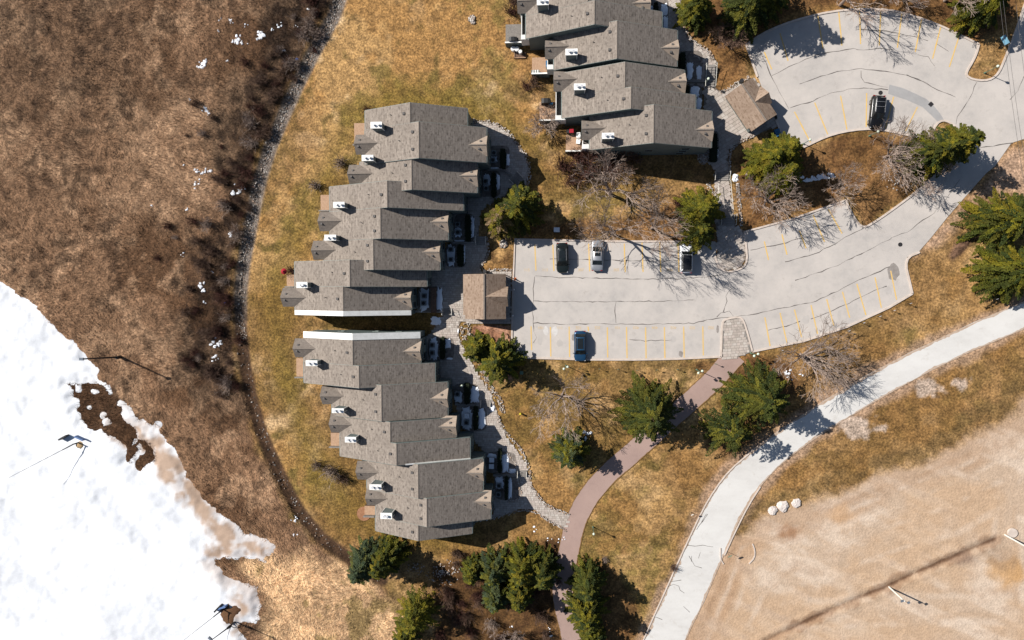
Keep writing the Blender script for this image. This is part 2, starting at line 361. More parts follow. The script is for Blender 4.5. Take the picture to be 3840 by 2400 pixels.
TRENCH = OL([(1800, 1522), (1840, 1501), (1927, 1459), (2015, 1421), (2102, 1384), (2177, 1349), (2290, 1301), (2352, 1275)])
ISL_MID = OL([(1750, 345), (1850, 335), (1905, 346), (1990, 316), (2080, 308), (2190, 335), (2260, 300), (2262, 350), (2100, 500), (2045, 532), (2000, 472), (1760, 545), (1735, 440), (1725, 380)])
BEDS = [ISL_MID, OL([(1150, 560), (1180, 600), (1213, 566), (1213, 640), (1145, 640)]),
        OL([(1330, 520), (1420, 520), (1500, 500), (1690, 460), (1692, 572), (1350, 566), (1240, 560), (1220, 540)]),
        OL([(1610, -20), (1760, -20), (1800, 60), (1760, 105), (1770, 180), (1700, 205), (1695, 150), (1665, 105), (1620, 75)]),
        OL([(1780, -30), (2420, -30), (2390, 60), (2310, 100), (2220, 55), (2100, 18), (1960, 22), (1850, 50), (1780, 80)]),
        OL([(1620, 860), (1850, 830), (1900, 900), (1840, 1000), (1740, 1075), (1640, 1070), (1760, 930)]),
        OL([(1010, 1330), (1230, 1290), (1335, 1260), (1340, 1512), (1290, 1600), (1000, 1600), (1040, 1450)]),
        OL([(1360, 1310), (1440, 1330), (1520, 1440), (1480, 1600), (1360, 1600)])]
MULCH_PINK = OL([(1118, 770), (1150, 766), (1205, 770), (1208, 850), (1210, 900), (1185, 900), (1130, 850), (1108, 800)])
LAWN_DIRT_R = OL([(2390, 340), (2440, 330), (2440, 470), (2380, 470), (2330, 480), (2260, 530), (2220, 575), (2170, 600), (2240, 515), (2330, 412)])

x0w, y1w = OV(-12, -12); x1w, y0w = OV(2432, 1524)
x0w = min(x0w, OV(-12, 1524)[0]); y1w = max(y1w, OV(2432, -12)[1]); x1w = max(x1w, OV(2432, -12)[0]); y0w = min(y0w, OV(-12, 1524)[1])
STEP = 0.3
gx = np.arange(x0w, x1w, STEP); gy = np.arange(y0w, y1w, STEP)
GX, GY = np.meshgrid(gx, gy, indexing='ij')

def ground_fields(X, Y):
    lot = sdf(X, Y, LOT); road = sdf(X, Y, ROAD); red = 1.65-seg_dist(X, Y, RED_C)
    wa = sdf(X, Y, WALK_A); wc = sdf(X, Y, WALK_C); isl = sdf(X, Y, ISL_S)
    paved = np.maximum.reduce([lot, road, red, wa, wc, isl])
    n1 = fbm(X, Y, 9, 5, 3); n2 = fbm(X, Y, 3.2, 4, 21); n3 = fbm(X, Y, 22, 4, 40); n4 = fbm(X, Y, 1.2, 3, 77); n5 = fbm(X, Y, 5, 4, 91)
    st = fbm(X*0.91-Y*0.41, (X*0.41+Y*0.91)*4.0, 9, 4, 55)          # streaks running lower left to upper right
    def C(r, g, b): return np.array(A(r, g, b))
    def mix(a, b, t): return a*(1-t[..., None])+b*t[..., None]
    n6 = fbm(X, Y, 2.0, 3, 123); n7 = fbm(X, Y, 13, 4, 140)
    col = np.broadcast_to(C(196, 155, 101), X.shape+(3,)).copy()
    upl = np.maximum(sm(Y, 18, 30)*sm(-X, -12, 2), sm(-X, 34, 44)*sm(-Y, 4, 14))
    col = mix(col, C(232, 196, 148), sm(n2*0.55+n7*0.45, 0.48, 0.6)*(.25+.75*upl))
    col = mix(col, C(176, 131, 77), sm(n5, 0.48, 0.6)*0.7)
    col = mix(col, C(138, 118, 64), sm(n1*0.5+n3*0.2+n6*0.3, 0.49, 0.57)*(0.45+0.55*sm(n4, 0.4, 0.56))*0.8)
    col = mix(col, C(104, 88, 46), sm(n7*0.45+n6*0.55, 0.55, 0.64)*0.6)
    col = mix(col, C(150, 112, 70), sm(n3, 0.53, 0.62)*0.55)
    hem = sdf(X, Y, OL([(660, 640), (780, 430), (840, 240), (1130, 245), (1240, 380), (1180, 300), (1000, 235), (850, 225), (760, 420), (640, 640), (650, 760), (700, 1000), (860, 1220), (980, 1290), (1100, 1250), (900, 1280), (760, 1150), (660, 900)]))
    col = mix(col, C(134, 112, 50), sm(hem+(n5-.5)*6, -4.0, 1.0)*0.75)
    olv = (1-upl)*sm(n7*.5+n5*.5, .44, .58)
    col = mix(col, C(146, 110, 60), olv*.42); col = col*(1-.05*(1-upl))[..., None]
    # lawns right of the road run drier and greener in bands
    east = sm(X*0.36+Y*0.93, -46, -30)
    mead = sdf(X, Y, MEADOW)+(n5-0.5)*3
    mw = sm(mead, -0.6, 1.2)
    mc = np.broadcast_to(C(154, 120, 92), X.shape+(3,)).copy()
    mc = mix(mc, C(100, 72, 50), sm(n3*0.5+n1*0.5, 0.46, 0.58)*0.8)
    mc = mix(mc, C(186, 150, 118), sm(n5*0.6+n2*0.4, 0.5, 0.62)*0.85)
    mc = mix(mc, C(72, 52, 38), sm(n4*0.5+n2*0.5, 0.52, 0.64)*0.65)
    low = sdf(X, Y, OL([(560, 1330), (700, 1300), (830, 1330), (900, 1400), (1010, 1420), (1000, 1600), (600, 1600), (640, 1440), (610, 1380)]))
    mc = mix(mc, C(240, 200, 154), sm(low+(n2-0.5)*4, -1.5, 2)*(0.6+0.4*sm(n2, 0.4, 0.55))*0.95)
    mc = mix(mc, C(140, 120, 70), sm(low, 0, 2)*sm(n6*.5+n7*.5, .52, .6)*.7)
    bank = sdf(X, Y, OL([(430, 210), (560, 170), (640, 230), (560, 400), (520, 520), (380, 520), (260, 470), (300, 330)]))
    mc = mix(mc, C(200, 162, 128), sm(bank+(n1-0.5)*9, -2, 4)*0.8*(0.4+0.6*sm(n2, 0.35, 0.6)))
    mc = mc*(1+.24*sm(-Y, -14, 4)*sm(n3*.5+n1*.5, .38, .52))[..., None]; mc = mc*(1-.22*sm(Y, 20, 34)*sm(-X, 62, 74))[..., None]
    sw = seg_dist(X, Y, SWALE)
    scrub_len = sm(Y, -28, -12)
    mc = mix(mc, C(44, 31, 23), sm(9.5+(n5-0.5)*16+(n2-.5)*7-sw, -1.5, 3.5)*scrub_len*0.9*(.72+.28*sm(n4, .4, .58)))
    col = mix(col, mc, mw)
    for bi_, b in enumerate(BEDS):
        bw = sm(sdf(X, Y, b)+(n2-0.5)*2.5, -0.6, 1.0)
        bc = mix(np.broadcast_to(C(116, 82, 50), X.shape+(3,)).copy(), C(146, 106, 66), sm(n2, 0.4, 0.65))
        bc = mix(bc, C(96, 64, 40), sm(n4, 0.5, 0.66))
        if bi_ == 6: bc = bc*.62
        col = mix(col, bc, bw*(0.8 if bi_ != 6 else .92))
    pk = sdf(X, Y, MULCH_PINK); col = mix(col, mix(np.broadcast_to(C(198, 150, 122), X.shape+(3,)).copy(), C(164, 118, 92), sm(n4, 0.4, 0.6)), sm(pk, -0.1, 0.2))
    # swale bed
    mud = mix(np.broadcast_to(C(126, 114, 104), X.shape+(3,)).copy(), C(84, 62, 45), sm(-Y, -2, 9))
    col = mix(col, mud, sm(1.15-sw, -0.35, 0.35))
    # worn shoulders beside the asphalt
    sh = sm(paved+1.5+(n2-0.5)*2.2, -0.1, 1.1)
    col = mix(col, C(190, 158, 132), sm(road+1.6+(n2-0.5)*2.4, -0.2, 1.2)*0.8)
    col = mix(col, C(206, 172, 146), sm(sdf(X, Y, LAWN_DIRT_R)+(n2-.5)*3, -1, 1.6)*0.85)
    d = sdf(X, Y, DIRT)+(n2-0.5)*3.2+(n1-0.5)*3
    dc = np.broadcast_to(C(214, 187, 161), X.shape+(3,)).copy()
    dc = mix(dc, C(236, 214, 192), sm(st, 0.48, 0.62)*0.8)
    dc = mix(dc, C(212, 176, 140), sm(n1*0.5+n3*0.5, 0.5, 0.62)*0.6)
    dc = mix(dc, C(200, 172, 148), sm(n4*0.4+st*0.6, 0.56, 0.7)*0.5)
    dw = sm(d, -0.8, 1.3)
    dc = mix(dc, C(186, 148, 116), sm(4.0+(n2-0.5)*5-np.abs(d-2.0), 0, 3)*0.35)
    d0 = sdf(X, Y, DIRT)+(n1-.5)*1.6+(n3-.5)*4
    for (dd, w_, cc_, kk) in ((2.2, .3, (176, 140, 108), .7), (3.4, .25, (240, 220, 200), .7), (4.3, .4, (188, 150, 116), .6), (5.6, .3, (242, 222, 202), .6), (8.6, .35, (240, 220, 200), .6), (9.6, .3, (194, 160, 128), .55), (12.5, .4, (240, 221, 202), .5), (13.6, .35, (196, 164, 134), .5), (20, .5, (242, 224, 206), .5), (21.5, .4, (200, 168, 138), .5), (27, .5, (240, 222, 202), .5)):
        dc = mix(dc, C(*cc_), sm(w_-np.abs(d0-dd), -.3, .25)*kk*.6*sm(n6*.5+n5*.5, .42, .58))
    tr = seg_dist(X, Y, TRENCH)
    dc = mix(dc, C(150, 112, 84), sm(.85+(n4-0.5)*2.2+(n2-.5)*1.4-tr, -0.15, 0.35)*0.5)
    dc = mix(dc, C(104, 74, 54), sm(0.16+(n2-0.5)*1.0-tr, -0.12, 0.2)*0.85)
    for (ox, oy, r, c) in ((2380, 1350, 3.2, (214, 164, 104)), (2290, 1318, 1.9, (150, 122, 104)), (1872, 1258, 2.0, (170, 122, 84)), (1990, 1222, 2.4, (218, 176, 134)), (2370, 1320, 2.0, (170, 142, 118))):
        cx, cy = OV(ox, oy); dc = mix(dc, C(*c), sm(r+(n4-0.5)*3-np.hypot(X-cx, (Y-cy)*1.2), -.6, 1.8)*0.7)
    col = mix(col, C(122, 98, 62), sm(1.5+(n4-.5)*2-np.abs(d+1.4), 0, 1.2)*.65)
    col = mix(col, dc, dw)
    for (ox, oy, r) in ((2020, 1010, 2.0), (2050, 1002, 1.0), (2200, 920, 1.6), (2075, 1012, .9), (2270, 905, 0.9)):
        cx, cy = OV(ox, oy); col = mix(col, C(212, 190, 172), sm(r+(n4-0.5)*2.2-np.hypot((X-cx)*.7, Y-cy), 0, 0.6)*0.85)
    # bare dark peat bank beside the snow
    pe = sdf(X, Y, OL([(165, 910), (205, 905), (260, 930), (330, 1010), (372, 1085), (340, 1112), (300, 1090), (296, 1060), (230, 1030), (190, 1000), (180, 965)]))
    col = mix(col, C(84, 58, 38), sm(pe+0.8, -0.8, 0.8)*0.9)
    mnd = sdf(X, Y, OL([(2240, 605), (2255, 575), (2300, 545), (2312, 555), (2275, 600), (2250, 618)]))
    col = mix(col, C(120, 92, 76), sm(mnd, -0.3, 0.4)*0.9)
    z = -0.03+0.0*X
    off = sm(-paved, 0.2, 2.0)
    z = z+off*mw*(fbm(X, Y, 6, 4, 8)-0.5)*0.7+off*mw*(n4-0.5)*0.25
    z = z-0.45*sm(1.6-sw, 0, 1.6)*off
    z = z+off*dw*((st-0.5)*0.2+(n4-0.5)*0.05)-0.2*sm(0.5-tr, 0, 0.5)*dw+0.07*sm(.5-np.abs(tr-1.0), 0, .5)*dw
    z = z+off*(1-mw)*(1-dw)*(n2-0.5)*0.06+0.3*sm(mnd, 0, 0.8)
    z = np.where(paved > -0.35, -0.06, z)
    return col, z, paved, mw, dw, sw
GC, GZ, PAVED, MW, DW, SW = ground_fields(GX, GY)

def grid_mesh(name, X, Y, Z, Cc, mat, keep=None, alpha=None):
    nx, ny = X.shape; idx = np.arange(nx*ny).reshape(nx, ny)
    q = np.stack([idx[:-1, :-1], idx[1:, :-1], idx[1:, 1:], idx[:-1, 1:]], -1).reshape(-1, 4)
    co = np.stack([X, Y, Z], -1).reshape(-1, 3); cc = Cc.reshape(-1, 3); cc = np.concatenate([cc, np.ones((len(cc), 1)) if alpha is None else alpha.reshape(-1, 1)], 1)
    if keep is not None:
        q = q[keep.reshape(-1)]
        used = np.unique(q); mp = -np.ones(nx*ny, int); mp[used] = np.arange(len(used)); q = mp[q]; co = co[used]; cc = cc[used]
    me = bpy.data.meshes.new(name); me.vertices.add(len(co)); me.vertices.foreach_set('co', co.astype('f').ravel())
    me.loops.add(q.size); me.loops.foreach_set('vertex_index', q.astype('i').ravel())
    me.polygons.add(len(q)); me.polygons.foreach_set('loop_start', np.arange(0, q.size, 4, dtype='i')); me.polygons.foreach_set('loop_total', np.full(len(q), 4, 'i'))
    me.polygons.foreach_set('use_smooth', np.ones(len(q), bool))
    me.update(); at = me.color_attributes.new('Col', 'FLOAT_COLOR', 'POINT')
    at.data.foreach_set('color', cc.astype('f').ravel())
    me.materials.append(mat); return me
# the ground sheet: fine inside the view, stretched rows out to the horizon
def extend(a):
    s = [3, 8, 20, 60, 200, 700, 2000]
    return np.concatenate([[a[0]-k for k in s[::-1]], a, [a[-1]+k for k in s]])
ex, ey = extend(gx), extend(gy); EX, EY = np.meshgrid(ex, ey, indexing='ij'); K = 7
EZ = np.pad(GZ, K, 'edge'); EC = np.pad(GC, ((K, K), (K, K), (0, 0)), 'edge')
EA = np.pad(1-0.78*DW, K, 'edge')
tag(link('ground', grid_mesh('ground', EX, EY, EZ, EC, M_ground, None, EA)), kind='structure')

# snow field
sd = sdf(GX, GY, SNOW)+(fbm(GX, GY, 2.0, 4, 61)-0.5)*1.5+(fbm(GX, GY, .8, 3, 62)-0.5)*.9
for (ox, oy, r) in ((185, 920, .3), (225, 925, .35), (241, 984, .45), (250, 997, .5), (318, 1042, .4), (330, 1055, .5), (334, 1068, .4), (318, 1078, .5), (372, 1002, .5), (212, 963, .3), (235, 1025, .4), (310, 1088, .35)):
    cx, cy = OV(ox, oy); sd = np.maximum(sd, r*1.1+(fbm(GX, GY, .9, 3, 9)-0.5)*1.2-np.hypot(GX-cx, GY-cy))
dirty = sm(sdf(GX, GY, SNOW_DIRT)+(fbm(GX, GY, 2.4, 4, 15)-0.5)*4.5, -.4, 1.6)*(0.4+0.6*sm(fbm(GX, GY, 2.2, 3, 33), 0.36, 0.54))
dirty = np.maximum(dirty, sm(fbm(GX, GY, 6, 4, 35), .58, .7)*sm(3.5-sd, 0, 3)*.5)
SC_ = np.broadcast_to(np.array((0.655, 0.668, 0.69)), GX.shape+(3,)).copy()
strk = sm(fbm(GX*0.72-GY*0.7, (GX*0.7+GY*0.72)*3.0, 10, 4, 70), 0.5, 0.68)
SC_ = SC_*(1-0.16*strk[..., None]*np.array((1.05, 1.0, .9)))
SC_ = SC_*(1-dirty[..., None])+np.array(A(204, 176, 154))*dirty[..., None]
SZ = GZ-0.16+0.2*sm(sd, -0.9, 0.15)+0.36*sm(sd, 0.0, 1.6)+0.22*(fbm(GX, GY, 9, 2, 18)-0.5)*sm(sd, 0, 2)+0.04*(fbm(GX, GY, 1.6, 3, 28)-0.5)*sm(sd, 0, 1)
keep = (sd[:-1, :-1] > -1.0) & (sd[1:, 1:] > -1.0)
tag(link('snow_field', grid_mesh('snow_field', GX, GY, SZ, SC_, M_snow, keep)), kind='structure')

# ------------------------------------------------------------------ asphalt, paths, kerbs
def sheet(name, poly, z, mat):
    mb = MB(); a = sum(poly[i][0]*poly[(i+1) % len(poly)][1]-poly[(i+1) % len(poly)][0]*poly[i][1] for i in range(len(poly)))
    if a < 0: poly = poly[::-1]
    mb.v = [(x, y, z) for x, y in poly]; mb.f = [tuple(range(len(poly)))]
    return tag(link(name, mb.mesh(name, mat)), kind='structure')
def strip(line, hw):
    L, Rr = [], []
    for i, p in enumerate(line):
        a = Vector(line[max(0, i-1)]); b = Vector(line[min(len(line)-1, i+1)]); d = (b-a).normalized(); n = Vector((-d.y, d.x))
        w = hw[i] if isinstance(hw, (list, tuple)) else hw
        L.append((p[0]+n.x*w, p[1]+n.y*w)); Rr.append((p[0]-n.x*w, p[1]-n.y*w))
    return L, Rr
def ribbon(mb, line, hw, z):
    L, Rr = strip(line, hw)
    n = len(mb.v)
    for a, b in zip(L, Rr): mb.v += [(b[0], b[1], z), (a[0], a[1], z)]
    for i in range(len(L)-1): mb.f.append((n+2*i, n+2*i+2, n+2*i+3, n+2*i+1))
lot = sheet('parking_lot', LOT, 0.0, M_asph)
road = sheet('road', ROAD, 0.0, M_road)
red_l = smooth_line(RED_C, 2)
mb = MB(); ribbon(mb, red_l, 1.62, 0.006)
redp = tag(link('path', mb.mesh('path', M_red)), kind='structure')
sheet('paved_island', ISL_S, 0.05, M_conc)
sheet('walkway_base', WALK_A, 0.0, M_joint); wbase = sheet('terrace_walkway_base', WALK_C, 0.0, M_joint)
sheet('lot_repair_patch', PL([(3335, 317), (3385, 330), (3435, 352), (3475, 372), (3500, 395), (3525, 425), (3540, 450), (3515, 455), (3490, 430), (3460, 402), (3400, 375), (3330, 352)]), 0.005, M_patch)

def kerb(name, pts, w=0.27, h=0.13, closed=False, parent=None, smooth=1):
    pts = smooth_line(pts, smooth) if smooth else pts
    L, Rr = strip(pts, w/2); mb = MB(); n = len(pts)
    for a, b in zip(L, Rr): mb.v += [(a[0], a[1], -0.04), (a[0], a[1], h), (b[0], b[1], h), (b[0], b[1], -0.04)]
    for i in range(n-1):
        o = 4*i
        for k in range(3): mb.f.append((o+k, o+k+1, o+5+k, o+4+k))
    mb.f += [(0, 3, 2, 1), (4*n-4, 4*n-3, 4*n-2, 4*n-1)]
    o = link(name, mb.mesh(name, M_kerb)); return tag(o, kind='structure')
kerb('kerb', OL([(1210, 780), (1213, 660), (1217, 565), (1350, 568), (1450, 570), (1640, 571), (1690, 573)]), smooth=0)
kerb('kerb', OL([(1690, 605), (1697, 630), (1715, 643), (1735, 641), (1757, 632), (1766, 615), (1763, 580), (1759, 548)]))
kerb('kerb', OL([(1759, 548), (1880, 515), (1998, 473)]), smooth=0)
kerb('kerb', OL([(1998, 473), (2010, 500), (2028, 530), (2042, 537), (2055, 532), (2100, 502), (2170, 450), (2230, 395), (2262, 350), (2272, 325), (2262, 303), (2245, 290), (2228, 284), (2213, 292), (2200, 318)]))
kerb('kerb', OL([(2190, 332), (2140, 318), (2080, 306), (2040, 305), (1990, 312), (1950, 324), (1910, 343), (1868, 362)]))
kerb('kerb', OL([(1856, 342), (1840, 300), (1833, 283)]), smooth=0)
kerb('kerb', OL([(1790, 182), (1763, 106)]), smooth=0)
kerb('kerb', OL([(1763, 106), (1800, 80), (1850, 58), (1900, 42), (1960, 28), (2030, 21), (2100, 23), (2160, 38), (2220, 60), (2270, 84), (2313, 105)]))
kerb('kerb', OL([(2313, 105), (2307, 128), (2297, 148), (2285, 168), (2283, 179), (2298, 188), (2325, 191), (2345, 186), (2360, 172), (2372, 145), (2396, 85), (2425, 0)]))
kerb('kerb', OL([(2173, 596), (2146, 607), (2140, 628), (2148, 660), (2156, 694)]))
kerb('kerb', OL([(2156, 694), (2100, 727), (2000, 773), (1900, 806), (1778, 831)]), smooth=0)
kerb('kerb', OL([(1778, 831), (1770, 800), (1757, 757), (1748, 749), (1716, 753), (1706, 763), (1704, 843)]))
kerb('kerb', OL([(1704, 843), (1600, 848), (1500, 850), (1400, 850), (1300, 847), (1216, 845)]), smooth=0)
kerb('kerb', OL([(1209, 850), (1210, 780)]), smooth=0)
kerb('kerb', OL([(1770, 1072), (1725, 1110), (1690, 1155), (1660, 1205), (1620, 1290), (1575, 1390), (1520, 1512), (1500, 1565)]), 0.18, 0.1)
kerb('kerb', OL([(1797, 1150), (1768, 1195), (1738, 1255), (1712, 1312)]), 0.18, 0.1)
kerb('kerb', OL([(1703, 1295), (1702, 1320), (1710, 1333)]), 0.18, 0.1)
kerb('kerb', OL([(1778, 1285), (1784, 1300), (1783, 1318), (1770, 1332)]), 0.18, 0.1)

# markings painted on the asphalt: flat pieces, children of the lot
LINES = []
for xz, a, b in ((180, 60, 285), (362, 65, 345), (540, 62, 350), (718, 62, 105), (900, 70, 355), (1082, 65, 360), (1262, 68, 362), (1440, 68, 360), (1622, 62, 355), (1803, 60, 335)):
    LINES.append(((1920+xz/2.52, 1200+a/2.52), (1922+xz/2.52, 1200+b/2.52)))
for xz, a, b in ((216, 800, 1045), (386, 800, 1050), (724, 790, 1052), (1060, 790, 1060), (1228, 770, 1058), (1396, 780, 1058), (1568, 790, 1058)):
    LINES.append(((1920+xz/2.52, 600+a/2.52), (1924+xz/2.52, 600+b/2.52)))
LINES += [((2868, 1190), (2888, 1298)), ((2925, 1173), (2951, 1285)), ((2979, 1161), (3006, 1265)), ((3041, 1144), (3066, 1252)), ((3100, 1122), (3127, 1222)), ((3159, 1094), (3186, 1191)), ((3213, 1064), (3247, 1181)), ((3281, 1040), (3305, 1154)), ((3340, 1015), (3362, 1124)),
          ((2932, 878), (2951, 955)), ((2997, 864), (3023, 931)), ((3049, 806), (3092, 907)), ((3106, 784), (3158, 876)), ((2866, 905), (2882, 975)),
          ((2866, 195), (2894, 260)), ((2925, 125), (2955, 228)), ((3066, 55), (3086, 182)), ((3145, 44), (3157, 171)), ((3223, 36), (3227, 165)), ((3303, 38), (3297, 171)), ((3382, 48), (3365, 179)), ((3457, 65), (3432, 195)), ((3529, 95), (3497, 220)), ((3598, 131), (3560, 251)),
          ((2979, 419), (3039, 534)), ((3055, 385), (3104, 504)), ((3152, 359), (3176, 486)), ((3250, 349), (3248, 476)), ((3351, 363), (3320, 482)), ((3440, 401), (3396, 492))]
for a, b in LINES:
    mb = MB(); ribbon(mb, [P(*a), P(*b)], 0.09, 0.010); part('parking_line', mb, M_line, lot)
def numeral(txt, px, py, rz):
    c = bpy.data.curves.new('stall_number', 'FONT'); c.body = txt; c.size = 0.62; c.align_x = 'CENTER'; c.align_y = 'CENTER'; c.extrude = 0.001
    t = bpy.data.objects.new('tmp', c); COL.objects.link(t)
    me = bpy.data.meshes.new_from_object(t); bpy.data.objects.remove(t); me.materials.clear(); me.materials.append(M_num)
    o = link('stall_number', me, lot); x, y = P(px, py); o.location = (x, y, 0.012); o.rotation_euler = (0, 0, rz)
for t, xz in (('101', 272), ('111', 452), ('102', 628), ('202', 808), ('101', 995), ('403', 1172), ('404', 1350), ('402', 1525), ('303', 1705), ('302', 1882)):
    numeral(t, 1920+xz/2.52, 1200+72/2.52, math.pi)
for t, xz in (('115', 140), ('113', 312), ('307', 650), ('205', 985), ('206', 1490)):
    numeral(t, 1920+xz/2.52, 600+1040/2.52, 0)
CRACKS = [[(2895, 282), (2960, 250), (3040, 215), (3100, 195), (3170, 188), (3205, 182), (3215, 186), (3260, 185), (3300, 181), (3350, 186)],
          [(2998, 315), (3080, 285), (3160, 265), (3230, 258), (3300, 265), (3370, 277), (3420, 290), (3460, 305), (3490, 325), (3540, 345), (3583, 364)],
          [(2960, 405), (3030, 385), (3100, 355), (3180, 335), (3260, 331), (3330, 337)], [(3210, 110), (3300, 113), (3370, 125), (3430, 138), (3480, 153)], [(3512, 166), (3535, 178), (3557, 193)],
          [(2845, 180), (2880, 255), (2900, 300), (2930, 360), (2957, 407)], [(3227, 265), (3230, 290), (3240, 308), (3280, 315), (3330, 328)], [(3662, 308), (3630, 380), (3590, 440), (3585, 465)],
          [(3840, 285), (3815, 340), (3787, 374)], [(3800, 535), (3700, 552), (3630, 560)], [(3400, 280), (3440, 294), (3475, 312), (3490, 322)], [(3440, 205), (3480, 212), (3505, 248)],
          [(2005, 1033), (2080, 1040), (2200, 1042), (2330, 1045), (2450, 1046), (2560, 1045), (2680, 1035), (2705, 1030)], [(2000, 1130), (2120, 1132), (2310, 1130), (2450, 1130), (2600, 1125)],
          [(2004, 1036), (2000, 1080), (2000, 1130), (1996, 1170), (2000, 1210), (2003, 1245), (2012, 1268), (2000, 1285)], [(2310, 1130), (2305, 1170), (2310, 1212)],
          [(2000, 1211), (2120, 1215), (2250, 1214), (2350, 1217), (2450, 1215), (2600, 1212), (2690, 1192), (2780, 1185), (2880, 1168), (2960, 1150), (3060, 1130), (3120, 1102), (3200, 1060), (3280, 1025), (3345, 998)],
          [(2983, 1053), (3060, 1025), (3140, 995), (3210, 962), (3280, 925), (3335, 898), (3345, 890), (3400, 870), (3440, 840), (3500, 800), (3540, 760), (3560, 730), (3600, 672)],
          [(2945, 983), (3050, 955), (3130, 915), (3190, 880), (3240, 855)], [(2815, 937), (2880, 925), (2950, 910), (3030, 885), (3090, 862)], [(2362, 1275), (2420, 1278), (2520, 1275)],
          [(3040, 1197), (3110, 1170), (3200, 1130), (3280, 1090), (3325, 1073)], [(2880, 1237), (2950, 1222), (3000, 1205)], [(2060, 970), (2200, 973), (2350, 978), (2560, 978)],
          [(2715, 1170), (2725, 1130), (2720, 1110), (2745, 1080)], [(2690, 1190), (2700, 1175), (2735, 1165), (2750, 1185)]]
def wiggle(pts, amp=0.09):
    out = []
    for i in range(len(pts)-1):
        a, b = Vector(pts[i]), Vector(pts[i+1]); n = max(1, int((b-a).length/0.7))
        for k in range(n):
            p = a.lerp(b, k/n); out.append((p.x+random.uniform(-amp, amp), p.y+random.uniform(-amp, amp)))
    return out+[tuple(pts[-1])]
for c in CRACKS:
    l = wiggle(PL(c)); mb = MB(); ribbon(mb, l, [random.choice((.018, .03, .045, .06, .075))*random.uniform(.7, 1.1) for _ in l], 0.006); part('crack', mb, M_crack, lot)
for c in ([(1645, 615), (1730, 628), (1800, 612), (1900, 632)], [(1670, 720), (1700, 770), (1730, 815), (1795, 832)], [(1700, 720), (1695, 770)], [(1510, 920), (1495, 960), (1600, 945)], [(1435, 1060), (1480, 1000), (1530, 988), (1575, 1005), (1590, 1040), (1630, 1070)],
          [(1850, 320), (1800, 390), (1745, 470)], [(1835, 320), (1790, 400)], [(1310, 1290), (1370, 1295), (1420, 1320)], [(1620, 1190), (1680, 1250)], [(1780, 680), (1762, 740)]):
    l = wiggle(PL([(1920+a/2.52, 1800+b/2.52) for a, b in c]), 0.06); mb = MB(); ribbon(mb, l, [random.uniform(0.02, 0.05) for _ in l], 0.006); part('crack', mb, M_crack, road)
M_stain = plain('oil_stain', A(150, 142, 136), A(176, 168, 162), 2, 0.8)
M_pale = plain('dried_salt_patch', A(238, 234, 230), A(220, 214, 208), 2, 0.9)
def blob(cx, cy, rx, ry, n=16, j=0.18): return [(cx+rx*math.cos(2*math.pi*i/n)*(1+random.uniform(-j, j)), cy+ry*math.sin(2*math.pi*i/n)*(1+random.uniform(-j, j))) for i in range(n)]
for (px, py, rx, ry, m) in ((2553, 1327, .33, .5, M_stain), (2081, 1241, .5, .8, M_pale), (2047, 1240, .4, .7, M_pale), (2152, 1265, .35, .6, M_stain), (2691, 1234, .2, .6, M_stain), (3350, 1020, .9, 1.2, M_stain)):
    x, y = P(px, py); mb = MB(); b = blob(x, y, rx, ry); mb.v = [(a, c, 0.008) for a, c in b]; mb.f = [tuple(range(len(b)))]; part('stain', mb, m, lot)
x, y = P(3491, 391); mb = MB(); mb.obox(x, y, 0.0, 0.6, 0.6, 0.03, 0.8); g = part('drain_grate', mb, M_steel, lot)
for px, py in ((3376, 917), (3302, 348)):
    x, y = P(px, py); mb = MB(); mb.tube((x, y, -0.02), (x, y, 0.015), 0.32, k=14); part('manhole_cover', mb, M_steel, lot)

def ragged(line, w0, w1, mat, z, parent, side=1, step=.45, name='edge_dust'):
    pts = line_pts_(line, step); mb = MB(); w = [abs(w0+(w1-w0)*vv) for vv in np.clip(np.random.RandomState(len(pts)).normal(.35, .35, len(pts)), 0, 1.2)]
    w = list(np.convolve(w, np.ones(7)/7, 'same')*np.random.RandomState(3).uniform(.75, 1.25, len(w)))
    for k in range(len(pts)-1):
        (x, y, dx, dy), (x2, y2, ex_, ey_) = pts[k], pts[k+1]; a = w[k]*side; b = w[k+1]*side
        q = [(x, y, z), (x2, y2, z), (x2-ey_*b, y2+ex_*b, z), (x-dy*a, y+dx*a, z)]; mb.quad(q if side > 0 else q[::-1])
    part(name, mb, mat, parent)
def line_pts_(line, spacing):
    out = []; acc = 0
    for i in range(len(line)-1):
        a, b = Vector(line[i]), Vector(line[i+1]); L = (b-a).length; d = (b-a)/max(L, 1e-6); t = acc
        while t < L: p = a+d*t; out.append((p.x, p.y, d.x, d.y)); t += spacing
        acc = t-L
    return out
M_dust = plain('washed_sand', A(220, 200, 182), A(190, 162, 138), 1.5, .95, k='pos'); M_turf = plain('creeping_turf', A(160, 122, 74), A(120, 92, 52), 3, .95, k='pos')
rn = smooth_line(ROAD[:15], 1); rs_ = smooth_line(ROAD[15:], 1)
ragged(rn, .05, .8, M_dust, .004, road, 1, .3); ragged(rs_, .02, .6, M_dust, .004, road, 1, .3)
rl, rr_ = strip(red_l, 1.66); ragged(rl, .03, .3, M_turf, .011, redp, -1, .3, 'turf_edge'); ragged(rr_, .03, .3, M_turf, .011, redp, 1, .3, 'turf_edge')
M_wear = plain('tyre_worn_asphalt', A(200, 193, 187), A(212, 205, 199), 1.0, .9, k='pos')
